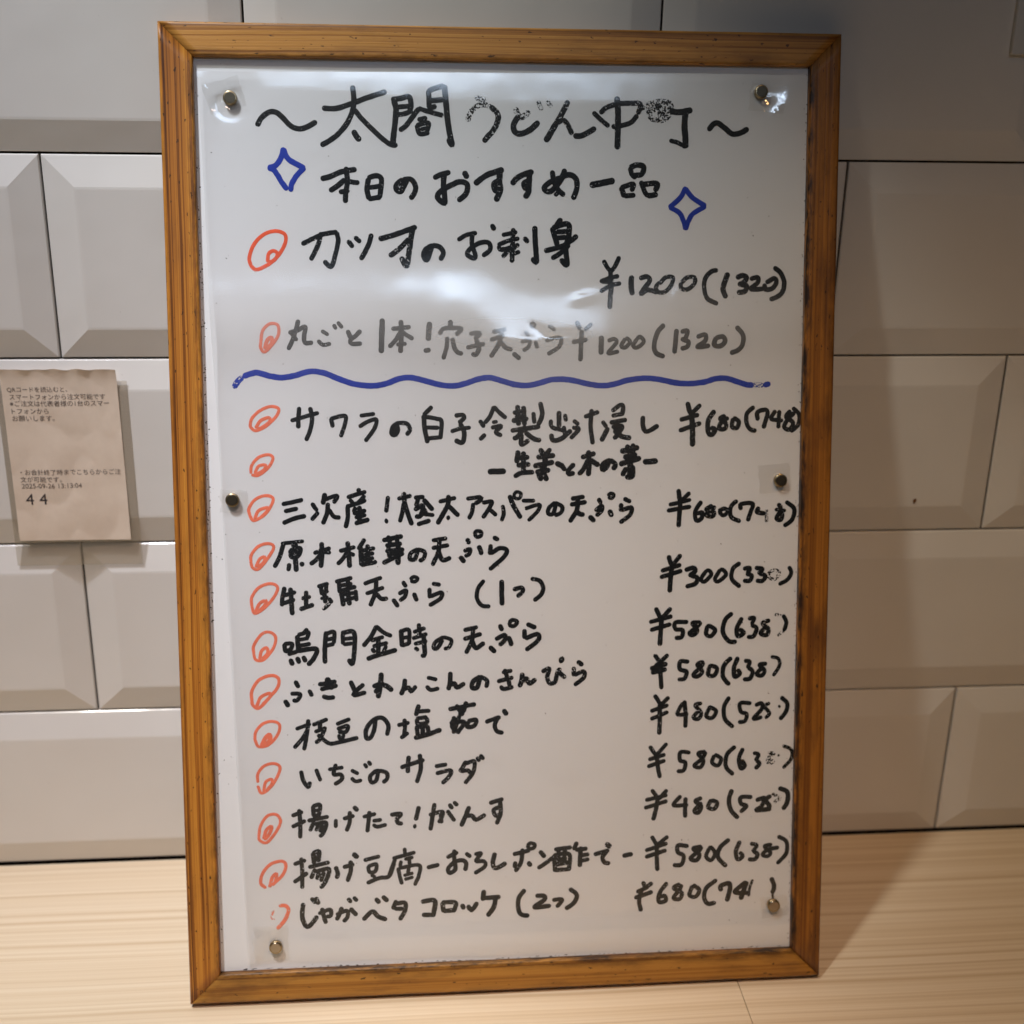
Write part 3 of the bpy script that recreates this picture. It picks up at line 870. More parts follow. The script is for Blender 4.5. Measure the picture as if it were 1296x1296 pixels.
("dish","K","""16 548,1377 616,1400
17 607,1420 600,1356 584,1272
17 601,1366 576,1327 537,1283
17 630,1395 698,1421
17 664,1414 663,1374
16 639,1360 692,1378
17 687,1373 662,1324 642,1305
17 653,1344 691,1309 710,1298
16 745,1396 808,1419
17 749,1371 798,1385 788,1355 754,1356
15 778,1341 768,1316
15 754,1341 758,1319
17 710,1296 777,1309 845,1324
18 933,1421 928,1366 908,1322 888,1322 889,1367 924,1411 967,1420 996,1384 990,1334
17 1076,1410 1078,1372 1072,1322
17 1044,1381 1097,1393
17 1058,1317 1092,1341
19 1147,1479 1132,1430
17 1142,1448 1200,1450
17 1136,1412 1185,1419
18 1136,1408 1143,1385 1185,1391 1185,1414
18 1131,1368 1189,1373
18 1136,1370 1140,1330
19 1165,1374 1165,1329
18 1189,1373 1194,1338
20 1126,1315 1184,1329 1253,1352
18 1297,1455 1425,1477
18 1332,1474 1351,1442
19 1381,1488 1366,1441
21 1346,1429 1366,1433
18 1321,1415 1311,1365 1345,1334
18 1346,1419 1331,1374 1316,1335
18 1302,1385 1370,1388 1340,1339
18 1390,1388 1385,1363 1419,1367 1429,1397 1390,1393
18 1478,1385 1517,1399 1547,1408
18 1537,1404 1522,1369 1531,1338 1561,1327
20 1566,1443 1581,1420"""),
("price","K","""17 2302,1234 2327,1198 2338,1187
17 2387,1247 2338,1192
18 2338,1197 2343,1131 2354,1074
17 2298,1168 2378,1191
17 2293,1132 2378,1160
17 2506,1197 2459,1201 2457,1158 2484,1147 2475,1106 2444,1102
17 2585,1200 2550,1191 2576,1154 2561,1119 2530,1130 2570,1164 2587,1197
17 2631,1178 2621,1142 2652,1126 2667,1161 2636,1183
18 2737,1221 2697,1181 2693,1119 2729,1077
18 2778,1209 2759,1159 2770,1107 2790,1122 2774,1148
17 2835,1185 2860,1176 2846,1146
18 2851,1145 2866,1129 2846,1104
13* 2911,1185 2942,1179 2912,1159 2938,1137 2912,1128 2907,1154
15+ 2987,1218 3029,1196 3030,1150 2990,1102
12* 2961,1171 2967,1168"""),
("bullet","R","""12 356,1115 357,1155 386,1194 434,1207 465,1186 447,1132 412,1083 373,1059 355,1095
12 383,1069 394,1114 423,1128 422,1103 398,1073"""),
("dish","K","""17 567,1163 576,1117 599,1082 609,1106
16 640,1170 660,1113
16 702,1168 770,1176
17 736,1192 726,1143 760,1141 764,1116 730,1092
16 813,1160 844,1142
16 812,1120 831,1104 860,1108
15 876,1190 888,1172
16 896,1202 907,1185
17 944,1156 933,1106 909,1096 904,1127 934,1156
17 934,1156 982,1144 987,1114 967,1094
18 1056,1167 1114,1185 1168,1201
18 1095,1221 1090,1181 1089,1141
18 1149,1229 1153,1159 1133,1089
17 1226,1167 1280,1175
18 1231,1131 1299,1144 1294,1114 1260,1080
18 1378,1187 1348,1137
17 1378,1177 1418,1186 1412,1130 1372,1076
17 1353,1137 1388,1141 1397,1126
17 1432,1205 1444,1188
17 1449,1217 1464,1197"""),
("price","K","""17 2314,1009 2340,972 2347,958
17 2390,1006 2350,961
18 2345,966 2335,905 2322,854
17 2284,958 2390,980
17 2279,917 2390,949
17 2461,973 2426,927 2497,925
18 2487,961 2485,910 2486,863
18 2568,959 2538,944 2568,917 2554,882 2533,893 2568,933
18 2619,947 2604,911 2635,899 2650,930 2624,946
19 2725,995 2711,943 2722,891 2758,848
18 2828,955 2774,956 2773,923 2802,909 2773,879
19 2854,938 2895,947 2881,906 2855,885 2927,889
19 2926,957 2901,937 2922,905 2907,885
14* 2936,967 2977,945 2947,925
20 2971,997 3013,975 3014,923 2994,887"""),
("bullet","R","""12 353,834 364,894 399,943 442,947 461,911 435,856 391,807 358,819 353,834
14 377,828 392,873 417,887 406,852 382,823"""),
("dish","K","""17 519,939 568,957
17 553,968 557,897 555,826
17 518,883 581,911
17 621,985 623,935
17 621,985 655,989 649,939
14 621,960 650,964
16 620,935 654,939
17 596,911 693,928
17 624,905 604,860
17 629,892 682,898 672,852 652,828
15 645,889 633,859
15 665,888 652,853
16 731,911 730,873
17 770,915 819,928
17 800,949 799,898 783,853
19 822,973 838,955
16 867,921 926,934
17 897,946 891,895 885,845
16 915,899 954,903
16 915,879 934,868 978,877
18 1003,927 1052,930 1032,905 1037,885 1057,879
18 1141,962 1130,917 1125,897
22 1117,864 1123,863
17 1194,920 1258,933 1248,892 1238,881
18 1219,975 1209,914 1198,843
16 1248,928 1253,877
17 1283,937 1317,885
17 1293,970 1307,949
17 1316,981 1332,964
19 1391,953 1371,903 1351,858
18 1376,908 1406,907 1425,886 1470,910
18 1495,970 1559,988
18 1544,989 1549,922 1529,862
18 1544,948 1514,934 1524,903 1554,912"""),
("price","K","""17 2316,766 2337,729 2345,718
17 2397,763 2347,723
18 2342,729 2342,656 2346,588
17 2286,694 2393,727
18 2286,660 2388,691
18 2502,709 2451,714 2451,678 2480,659 2470,614 2429,611
18 2571,704 2530,695 2562,663 2547,632 2516,644 2556,679 2573,701
17 2612,692 2597,651 2623,629 2643,665 2622,697 2612,692
19 2714,735 2669,695 2659,644 2701,595
18 2771,723 2751,671 2762,629 2787,644 2772,665
17 2828,710 2859,699 2839,668
18 2844,668 2865,651 2850,626 2819,627
17 2936,701 2900,692 2932,659 2916,639 2890,650 2921,675 2972,684
17 2971,742 3013,714 3014,651 2969,600"""),
("bullet","R","""13 380,575 357,601 368,651 407,695 461,709 482,687 464,637 414,589
14+ 400,579 415,629 435,644 429,603"""),
("dish","K","""17 523,691 577,709
17+ 558,720 561,644 559,567
17 521,599 585,643
19 616,743 620,692
19 616,743 645,752 641,702
16 616,721 645,727
17 595,673 693,694
17 624,661 604,616
18 629,649 692,659 676,598 651,564
17 643,645 633,610
17 667,644 652,599
18 726,668 735,637 730,611
18 765,666 814,679
18 800,695 799,644 783,594
21 815,733 834,714
17 868,698 942,715
16 887,666 926,675 921,639 892,636 887,666
15 901,620 920,609
17 881,580 940,603 989,611 1015,677
16 1068,751 1069,721
16 1010,702 1118,729
16 1020,697 1004,657 989,616
15 1049,686 1044,660
15 1069,695 1108,704
16 1089,704 1093,658
16 1034,650 1043,604 1052,568
16 1039,650 1137,662 1137,610 1116,560
15 1088,653 1083,623
14 1063,611 1107,622
14 1067,591 1107,601
18 1181,648 1236,660
18 1280,697 1330,721
18 1315,732 1315,685 1319,634 1290,615 1285,640 1315,670 1354,679 1374,663 1369,627
17 1374,714 1396,696
17 1419,707 1449,711 1424,673 1463,669 1468,643 1418,609
19 1518,708 1508,657 1523,631 1573,655
18 1613,700 1692,717
18 1658,724 1650,657 1622,612
18 1622,658 1617,632
19 1687,655 1699,637
16 1683,743 1698,755 1720,747 1714,730 1693,726 1683,743
19 1747,710 1769,681
18 1737,623 1782,652 1812,676
18 1822,717 1903,725
18 1817,687 1822,604
18 1817,687 1893,689 1893,606
18 1842,722 1837,665
18 1873,721 1868,659
20 1827,638 1888,648
18 1822,609 1888,611
20 1837,660 1878,669
18 1933,749 1918,714
18 1928,711 1983,716
19 1953,723 1948,625
17 1953,681 1993,685
17 1953,653 1993,659
18 2023,684 2094,702
18 2084,697 2064,667 2074,640 2099,634
22 2084,738 2102,719
19 2170,670 2215,678"""),
("price","K","""18 2272,528 2283,502
18 2318,521 2278,491
18 2242,477 2298,501
18 2232,446 2319,474
18 2267,492 2253,430 2263,377
18 2395,518 2359,467 2355,420 2390,424 2385,450 2360,446
18 2461,510 2431,490 2472,463 2462,431 2431,438 2461,479 2471,504
18 2528,497 2513,450 2544,439 2564,474 2533,502
19 2651,523 2600,483 2590,431 2611,399 2647,403
20 2677,467 2675,491 2718,503 2723,473 2709,411
19 2805,507 2749,456 2817,448
21 2810,506 2796,465 2781,418
12+ 2841,516 2826,474 2822,432
19 2939,522 2954,480 2946,443
10+ 2946,443 2949,416"""),
("bullet","R","""15+ 446,480 475,479 489,453 468,402 433,363
10* 416,456 405,426 419,404"""),
("dish","K","""19 562,485 556,419 574,367 599,376 629,416
18 604,511 623,488
19 626,513 637,482
17 639,431 693,449 697,418 677,414
18 654,456 663,414 672,381
17 726,422 776,440 780,409 760,385
18 752,457 741,426 726,396
18 795,450 824,416
17 784,502 798,484
17 813,508 827,490
19 858,391 903,430 932,403 971,386
19 922,496 938,475
19 956,505 979,483
18 1022,481 1006,441
18 1021,466 1066,469 1065,428 1040,383
18 1016,440 1054,439
20 1150,471 1214,473 1208,401
19 1154,402 1213,399
19 1253,461 1258,415
19 1253,463 1318,459 1312,417
19 1258,418 1317,420
19 1352,447 1360,426
19 1382,440 1392,419
19 1427,454 1412,429 1394,412
20 1462,515 1457,468
19 1457,477 1542,480
20 1522,481 1512,430 1481,384
19 1667,511 1637,466 1637,409 1652,382 1687,375
19 1727,478 1767,476 1767,455 1717,418 1797,423
18 1812,453 1858,452 1832,416
19 1898,507 1933,474 1918,433 1878,404"""),
]
# ------------------------------------------------------------------ tiled wall (joint edges at y = 0, flat faces 3 mm proud)
TW, TH, GAP, BEV, PROUD = 197.9, 100.0, 1.1, 16.0, 3.0
ROW0 = 399.11            # z of the joint under the top visible row, mm
bm = bmesh.new()
def tile(x0, z0, x1, z1):
    rr = random.uniform(-0.25, 0.25)
    pts = []
    rings = [(0, 4.5, 0.0), (0, 1.3, 0.0), (0.5, 0.75, 0.0), (BEV - 1.2, -PROUD + 0.10, 1), (BEV, -PROUD, 1), (BEV + 1.5, -PROUD, 1)]
    prev = None
    for ins, y, k in rings:
        ring = [bm.verts.new(((x0 + ins) * MM, (y + rr * 0.15) * MM, (z0 + ins) * MM)), bm.verts.new(((x1 - ins) * MM, (y + rr * 0.15) * MM, (z0 + ins) * MM)),
                bm.verts.new(((x1 - ins) * MM, (y + rr * 0.15) * MM, (z1 - ins) * MM)), bm.verts.new(((x0 + ins) * MM, (y + rr * 0.15) * MM, (z1 - ins) * MM))]
        if prev:
            for i in range(4): bm.faces.new((prev[i], prev[(i + 1) % 4], ring[(i + 1) % 4], ring[i]))
        prev = ring
    bm.faces.new(prev)
for r in range(-3, 4):                                   # r = 0 is the row just under the first joint
    z1 = ROW0 - r * TH - GAP / 2; z0 = z1 - TH + GAP
    if r == 3: z0 = 1.4
    off = 0 if r % 2 == 0 else TW / 2
    for c in range(-4, 7):
        x0 = off + c * TW + GAP / 2
        tile(x0, z0, x0 + TW - GAP, z1)
bmesh.ops.recalc_face_normals(bm, faces=bm.faces)
wall = mesh_obj('tiled_wall', bm, [TILE, GROUT])
bm = bmesh.new(); add_box(bm, -0.85, 0.0040, -0.02, 1.4, 0.03, 0.71); 
gr = mesh_obj('joint_backing', bm, GROUT, wall)
tag(wall, 'white bevelled metro tile wall with thin dark joints behind the menu board', 'wall')
bm = bmesh.new()                                         # small brown drip on a tile at the right
for k in range(1):
    vs = []
    for i in range(16):
        a = i / 16 * 2 * math.pi; rx = 0.9 + 0.2 * math.sin(3 * a); rz = 1.7 + 0.3 * math.cos(2 * a)
        vs.append(bm.verts.new(((452 + rx * math.cos(a) + 0.25 * math.sin(a)) * MM, -0.0034, (218 + rz * math.sin(a)) * MM)))
    top = bm.verts.new((0.4521, -0.0037, 0.2181))
    for i in range(16): bm.faces.new((vs[i], vs[(i + 1) % 16], top))
st = mesh_obj('stain', bm, STAIN, wall, True); st['label'] = 'tiny brown drip stain on the tile'

# ------------------------------------------------------------------ counter top
bm = bmesh.new()
add_box(bm, -1.3, -1.25, -0.032, 0.3386, -0.0004, 0.0, 0.0004)
ct = mesh_obj('counter_top', bm, COUNTER)
tag(ct, 'pale straight grained wooden counter top the menu board stands on', 'counter')
bm = bmesh.new(); add_box(bm, 0.3389, -1.25, -0.032, 1.9, -0.0004, 0.0, 0.0004)
c2 = mesh_obj('board_section', bm, COUNTER, ct)

# ------------------------------------------------------------------ menu board: local x along, y up the board, z out to the viewer
LEAN = math.radians(13.887)
BW, BH, FR, TK = 319.3, 470.1, 15.2, 10.5
PZ = -3.7                                                # writing surface below the frame's front
OX, OY, OZ = 0.06193, -0.12656, 0.00271
board = empty('menu_board', (OX, OY, OZ), (math.pi / 2 - LEAN, 0, 0))
tag(board, 'wood framed white menu board with handwritten Japanese dishes and prices leaning on the tiles', 'menu board')
def on_board(a, b, z=0.0): return board_m @ Vector((a * MM, b * MM, z * MM))
board_m = Matrix.Translation((OX, OY, OZ)) @ Matrix.Rotation(math.pi / 2 - LEAN, 4, 'X')

def frame_bar(p0, p1, inward, mat, seed, dirt):
    """mitred moulding from outer corner p0 to p1; inward = unit vector towards the opening"""
    p0, p1, inn = Vector(p0), Vector(p1), Vector(inward); d = (p1 - p0).normalized(); L = (p1 - p0).length
    r = 1.6
    prof = [(0, -TK)]
    for i in range(5):
        a = math.pi + (-math.pi / 2) * i / 4
        prof.append((r + r * math.cos(a), -r + r * math.sin(a)))
    for u in (4, 6, 8, 10, 12): prof.append((u, 0))
    for i in range(5):
        a = math.pi / 2 - (math.pi / 2) * i / 4
        prof.append((FR - r * 0.7 + r * 0.7 * math.cos(a), -r * 0.7 + r * 0.7 * math.sin(a)))
    prof.append((FR, PZ - 0.4)); prof.append((FR, -TK))
    bm = bmesh.new(); gl = bm.verts.layers.float_vector.new('grain'); dl = bm.verts.layers.float.new('dirt')
    n = 60; prev = None; first = None
    for k in range(n + 1):
        ring = []
        for (u, z) in prof:
            s = u + (L - 2 * u) * k / n
            wob = noise.noise(Vector((s * 0.02, u * 0.05, seed))) * 0.25
            v = bm.verts.new(((p0 + d * s + inn * u) * MM).to_tuple() + ((z + (wob if z > -2 else 0)) * MM,) if False else Vector(((p0 + d * s + inn * u).x * MM, (p0 + d * s + inn * u).y * MM, (z + (wob if z > -2 else 0)) * MM)))
            v[gl] = (s * MM + seed * 3.1, u * MM + seed * 0.37, z * MM)
            v[dl] = dirt[0] * max(0, min(1, (u - FR + 4.5) / 4.0)) + dirt[1] * max(0, min(1, (4.0 - u) / 4.0))
            ring.append(v)
        if prev:
            for i in range(len(prof)): bm.faces.new((prev[i], ring[i], ring[(i + 1) % len(prof)], prev[(i + 1) % len(prof)]))
        else: first = ring
        prev = ring
    bm.faces.new(list(reversed(first))); bm.faces.new(prev)
    bmesh.ops.recalc_face_normals(bm, faces=bm.faces)
    o = mesh_obj('frame_bar', bm, mat, board)
    for p in o.data.polygons: p.use_smooth = len(p.vertices) == 4
    return o
g = 0.06
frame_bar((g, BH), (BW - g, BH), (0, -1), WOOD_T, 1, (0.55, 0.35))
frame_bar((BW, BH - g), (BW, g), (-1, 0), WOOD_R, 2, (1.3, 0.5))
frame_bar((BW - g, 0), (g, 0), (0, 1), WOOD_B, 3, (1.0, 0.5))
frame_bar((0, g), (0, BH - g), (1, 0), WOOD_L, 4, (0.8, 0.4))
bm = bmesh.new(); add_box(bm, (FR - 3) * MM, (FR - 3) * MM, (PZ - 3.5) * MM, (BW - FR + 3) * MM, (BH - FR + 3) * MM, PZ * MM)
panel = mesh_obj('writing_surface', bm, BOARD, board)

# grime specks caught along the frame's inner edge
bm = bmesh.new()
def speck(a, b, r, z=PZ, flat=False):
    n = 7; k = random.uniform(1.5, 2.6) if flat else random.uniform(0.5, 1.6); rot = 0.0 if flat else random.uniform(0, 3.14); vs = []
    for i in range(n):
        t = i / n * 2 * math.pi; rr = r * random.uniform(0.6, 1.2)
        x, y = rr * k * math.cos(t), rr / k * math.sin(t)
        vs.append(bm.verts.new(((a + x * math.cos(rot) - y * math.sin(rot)) * MM, (b + x * math.sin(rot) + y * math.cos(rot)) * MM, (z + 0.02) * MM)))
    c = bm.verts.new((a * MM, b * MM, (z + 0.02 + r * 0.15) * MM))
    for i in range(n): bm.faces.new((vs[i], vs[(i + 1) % n], c))
for i in range(170):
    b = random.choice([random.uniform(20, 450), random.gauss(320, 30), random.gauss(230, 25)])
    speck(FR + abs(random.gauss(0, 0.8)) + 0.1, max(17, min(452, b)), random.choice([0.15, 0.2, 0.25, 0.4]))
for i in range(150): speck(BW - FR - abs(random.gauss(0, 0.7)) - 0.1, random.uniform(17, 452), random.choice([0.15, 0.2, 0.3]))
for i in range(120): speck(random.uniform(20, 300), FR + abs(random.gauss(0, 0.35)) + 0.1, random.choice([0.12, 0.2, 0.3, 0.45]), PZ, True)
for i in range(40): speck(random.choice([random.uniform(18, 30), random.uniform(270, 303)]), random.uniform(20, 445), random.choice([0.15, 0.2, 0.3]))
for i in range(60): speck(random.uniform(30, 290), random.uniform(25, 445), random.choice([0.1, 0.14, 0.2]))
dirt = mesh_obj('dirt_specks', bm, mat_plain('black_grime', (0.02, 0.014, 0.01), 0.8, 0.1), panel); dirt['kind'] = 'stuff'

# ------------------------------------------------------------------ handwriting: raised, domed marker strokes
def catmull(P, step=0.55):
    if len(P) == 2: Q = [P[0], P[1]]
    Q = [P[0] * 2 - P[1]] + P + [P[-1] * 2 - P[-2]]
    out = []
    for i in range(1, len(Q) - 2):
        p0, p1, p2, p3 = Q[i - 1], Q[i], Q[i + 1], Q[i + 2]
        n = max(2, int((p2 - p1).length / step))
        for k in range(n):
            t = k / n
            out.append(0.5 * ((2 * p1) + (p2 - p0) * t + (2 * p0 - 5 * p1 + 4 * p2 - p3) * t * t + (3 * p1 - p0 - 3 * p2 + p3) * t ** 3))
    out.append(Q[-2]); return out
SEQ = [0]
def stroke(bm, pts, width, mi):
    SEQ[0] += 1
    P = [Vector((x / 10, y / 10)) for x, y in pts]
    R = width / 20 * 1.27
    C = catmull(P)
    # push the ends out a little so that the rounded tips end where the marker did
    d0 = (C[0] - C[1]).normalized(); d1 = (C[-1] - C[-2]).normalized(); ext = R * 0.45
    C = [C[0] + d0 * ext, C[0] + d0 * ext * 0.5] + C + [C[-1] + d1 * ext * 0.5, C[-1] + d1 * ext]
    # extra samples close to the ends
    s = [0.0]
    for i in range(1, len(C)): s.append(s[-1] + (C[i] - C[i - 1]).length)
    L = s[-1]
    ts = sorted(set([0.0, L] + [R * f for f in (0.04, 0.15, 0.35, 0.65) if R * f < L / 2] + [L - R * f for f in (0.04, 0.15, 0.35, 0.65) if R * f < L / 2] + [x for x in s if R * 0.8 < x < L - R * 0.8]))
    def at(x):
        for i in range(1, len(s)):
            if s[i] >= x - 1e-9:
                k = (x - s[i - 1]) / max(1e-9, s[i] - s[i - 1]); return C[i - 1].lerp(C[i], k)
        return C[-1]
    sd = SEQ[0] * 3.77
    base = PZ + 0.03 + (SEQ[0] % 17) * 0.004
    rows = []
    for x in ts:
        e = 0.12 * R
        t = (at(min(L, x + e)) - at(max(0, x - e)))
        if t.length < 1e-6: t = Vector((1, 0))
        t.normalize(); nrm = Vector((-t.y, t.x)); p = at(x)
        r = R
        for dd in (x, L - x):
            if dd < R: r = min(r, R * math.sqrt(max(0.0, 1 - (1 - dd / R) ** 2)))
        r = max(r, R * 0.1)
        rl = r * (1 + 0.10 * noise.noise(Vector((x * 0.5, sd, 0))) + 0.06 * noise.noise(Vector((x * 2.2, sd, 5))))
        rr = r * (1 + 0.10 * noise.noise(Vector((x * 0.5, sd, 9))) + 0.06 * noise.noise(Vector((x * 2.2, sd, 14))))
        row = []
        for f, h in ((-1, 0), (-0.72, 0.6), (0, 1), (0.72, 0.6), (1, 0)):
            q = p + nrm * f * (rl if f < 0 else rr)
            row.append(bm.verts.new((q.x * MM, q.y * MM, (base + 0.06 * h * r / R) * MM)))
        rows.append(row)
    for a, b in zip(rows, rows[1:]):
        for i in range(4):
            f = bm.faces.new((a[i], b[i], b[i + 1], a[i + 1])); f.material_index = mi; f.smooth = True
PART = {'title': 'title_lettering', 'subtitle': 'subtitle_lettering', 'dish': 'dish_lettering', 'price': 'price_lettering',
        'bullet': 'bullet_mark', 'sparkle': 'sparkle_mark', 'wavy_line': 'wavy_line'}
PLAB = {'title': 'large black handwritten heading across the top', 'subtitle': 'smaller black handwritten second line', 'sparkle': 'blue four pointed sparkle',
        'wavy_line': 'wavy blue rule across the board', 'bullet': 'red hand drawn spiral bullet'}
seen_red = False
for nm, c, data in WRITING:
    if c == 'R':
        if seen_red: c = 'P'
        seen_red = True
    bm = bmesh.new()
    for ln in data.split('\n'):
        t = ln.split(); wd = t[0]; mi = 0
        if wd[-1] in '*+': mi = 1 if wd[-1] == '+' else 2; wd = wd[:-1]
        stroke(bm, [tuple(map(int, q.split(','))) for q in t[1:]], int(wd), mi)
    o = mesh_obj(PART[nm], bm, [INK[c], INK[('R' if c == 'P' else c) + '+'], INK[('R' if c == 'P' else c) + '*']], panel)
    if nm in PLAB: o['label'] = PLAB[nm]

# ------------------------------------------------------------------ clear plastic sheet held over the writing
TL, TR, BR_, BL = (16.9, 448.2), (303.0, 451.2), (305.6, 15.9), (28.6, 18.6)
PINS = [(31.6, 436.6), (280.9, 442.9), (27.4, 250.8), (294.0, 257.1), (42.4, 27.5), (294.7, 38.5)]
def gauss(x, c, s): return math.exp(-((x - c) / s) ** 2)
def lift(a, b):
    """height of the sheet above the board in mm"""
    h = 0.45
    cb = 325.5 + 1.2 * math.sin(a / 17) + 2.5 * noise.noise(Vector((a / 45, 0.5, 2)))                    # a soft ridge across the sheet, steep on its upper side
    pk = 0.61 + 0.39 * gauss(a, 165, 50)
    x = b - cb
    soft = gauss(x, 7, 24)
    sharp = max(0.0, 1 - x / 44.0) ** 2.0 if x > 0 else math.exp(-(x / 40.0) ** 2)
    kk = gauss(a, 185, 52)
    h += BUL * pk * (sharp * kk + 0.9 * soft * (1 - kk))
    h += 1.0 * gauss(b, 130, 55) * gauss(a, 150, 120)
    h += 0.8 * gauss(b, 205, 30) * gauss(a, 60, 60)
    # fold along the top
    cy = 437.5 + 2.2 * math.cos((a - 60) / 33) * gauss(a, 60, 70) - 2.6 * gauss(a, 180, 60)
    dd = cy - b
    h += FOLD * (math.exp(-dd / 24.0) if dd > 0 else 1 + 0.004 * dd)
    # creases round the bright spot
    for (ca, cb, ang, ln, wd, am) in CREASE:
        u = (a - ca) * math.cos(ang) + (b - cb) * math.sin(ang); v = -(a - ca) * math.sin(ang) + (b - cb) * math.cos(ang)
        h += am * gauss(u, 0, ln) * gauss(v, 0, wd)
    h += 0.10 * noise.noise(Vector((a / 34, b / 26, 3.3))) + 0.035 * noise.noise(Vector((a / 9, b / 9, 8.1)))
    # bottom roll
    h += 1.3 * gauss(b, 27, 7) * (0.5 + 0.5 * a / 300)
    # left edge curls
    h += 0.8 * math.exp(-max(0, a - (17 + (448 - b) * 0.027)) / 5)
    pin = 1.0
    for (pa, pb) in PINS:
        pin *= 1 - math.exp(-((a - pa) ** 2 + (b - pb) ** 2) / 60.0)
    return 0.25 + max(0.0, h - 0.25) * pin
BUL, FOLD = 4.6, 1.9
CREASE = [(185, 327, 0.15, 9, 1.6, 0.5), (176, 329, -0.6, 6, 1.3, 0.35), (196, 346, 0.3, 6, 1.5, 0.3), (240, 346, 1.1, 6, 1.5, 0.25)]
bm = bmesh.new(); hz = bm.verts.layers.float.new('haze')
NA, NB = 150, 220; grid = []
for j in range(NB + 1):
    v = j / NB; row = []
    for i in range(NA + 1):
        u = i / NA
        L_ = Vector(TL).lerp(Vector(BL), v); R_ = Vector(TR).lerp(Vector(BR_), v); q = L_.lerp(R_, u)
        edge = 0.35 * noise.noise(Vector((v * 6, 1.0, 0))) * (1 - u)
        a, b = q.x + edge, q.y
        h = lift(a, b)
        vv = bm.verts.new((a * MM, b * MM, (PZ + h) * MM))
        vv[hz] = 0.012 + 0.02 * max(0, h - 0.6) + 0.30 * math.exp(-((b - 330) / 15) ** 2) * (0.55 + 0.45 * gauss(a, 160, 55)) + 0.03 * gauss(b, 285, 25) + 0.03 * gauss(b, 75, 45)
        row.append(vv)
    grid.append(row)
for j in range(NB):
    for i in range(NA): bm.faces.new((grid[j][i], grid[j + 1][i], grid[j + 1][i + 1], grid[j][i + 1]))
sheet = mesh_obj('plastic_sheet', bm, FILM, None, True); sheet.matrix_world = board_m
tag(sheet, 'clear plastic sheet pinned over the handwriting by small magnets', 'plastic sheet')

# ------------------------------------------------------------------ tape scraps and magnets
def tape(a, b, sx, sy, ang, amp, label, seed):
    bm = bmesh.new(); n = 26; G = []
    for j in range(n + 1):
        row = []
        for i in range(n + 1):
            x = (i / n - 0.5) * sx; y = (j / n - 0.5) * sy
            wx = 0.5 * noise.noise(Vector((x / 3, y / 3, seed + 4)))
            k = noise.noise(Vector((x / 3.6, y / 5.5, seed))); k2 = abs(noise.noise(Vector((x / 2.2 + y / 4, y / 7, seed + 7))))
            X = a + (x + wx) * math.cos(ang) - y * math.sin(ang); Y = b + (x + wx) * math.sin(ang) + y * math.cos(ang)
            near = 1 - math.exp(-(x * x + y * y) / 18)
            X += 0.9 * noise.noise(Vector((y / 4, seed, 1))) * (1 if abs(i / n - 0.5) > 0.3 else 0.3); Y += 0.9 * noise.noise(Vector((x / 4, seed, 2)))
            z = PZ + lift(X, Y) + 0.12 + amp * near * max(0, 0.35 + k * 0.6 + k2 * 0.5)
            row.append(bm.verts.new((X * MM, Y * MM, z * MM)))
        G.append(row)
    for j in range(n):
        for i in range(n): bm.faces.new((G[j][i], G[j][i + 1], G[j + 1][i + 1], G[j + 1][i]))
    o = mesh_obj('clear_tape', bm, TAPE, None, True); o.matrix_world = board_m
    tag(o, label, 'tape', 'clear tape scraps under the magnets')
tape(29, 437.5, 17, 14, 0.3, 1.3, 'crumpled clear tape under the magnet at the top left of the sheet', 1)
tape(284, 440, 17, 13, -0.1, 0.9, 'crumpled clear tape under the magnet at the top right of the sheet', 12)
tape(28, 250, 13, 11, -0.02, 0.5, 'square of clear tape under the magnet halfway down the left edge', 23)
tape(291.5, 258, 16, 14, 0.05, 0.5, 'wrinkled clear tape under the magnet halfway down the right edge', 34)
tape(40, 29, 17, 18, 0.02, 0.35, 'clear tape under the pale magnet at the bottom left of the sheet', 45)
tape(295.5, 37.5, 14, 11, 0.1, 0.6, 'clear tape under the pale magnet at the bottom right of the sheet', 56)
def magnet(a, b, top, label):
    root = empty('magnet'); root.matrix_world = board_m @ Matrix.Translation((a * MM, b * MM, (PZ + 0.5) * MM))
    tag(root, label, 'magnet', 'small round magnets on the sheet')
    def disc(prof, name, mat):
        bm = bmesh.new(); prev = None; n = 40
        for (r, z) in prof:
            ring = [bm.verts.new((r * math.cos(i / n * 2 * math.pi) * MM, r * math.sin(i / n * 2 * math.pi) * MM, z * MM)) for i in range(n)]
            if prev:
                for i in range(n): bm.faces.new((prev[i], prev[(i + 1) % n], ring[(i + 1) % n], ring[i]))
            prev = ring
        bm.faces.new(prev)
        o = mesh_obj(name, bm, mat, root)
        for p in o.data.polygons: p.use_smooth = len(p.vertices) == 4
        return o
    disc([(3.15, 0), (3.2, 0.3), (3.2, 2.2), (3.05, 2.42), (2.8, 2.5), (2.45, 2.5)], 'rim', MAG_RIM)
    disc([(2.5, 2.4), (2.48, 2.56), (2.3, 2.6)], 'face', top)
magnet(31.6, 436.6, MAG_DARK, 'dark round magnet at the top left of the plastic sheet in crumpled tape')
magnet(280.9, 442.9, MAG_DARK, 'dark round magnet at the top right of the plastic sheet')
magnet(27.4, 250.8, MAG_DARK, 'dark brassy magnet halfway down the left edge of the sheet')
magnet(294.0, 257.1, MAG_DARK, 'dark brassy magnet halfway down the right edge of the sheet')
magnet(42.4, 27.5, MAG_LIGHT, 'pale golden magnet at the bottom left of the sheet')
magnet(294.7, 38.5, MAG_LIGHT, 'pale magnet at the bottom right of the sheet under the last price')

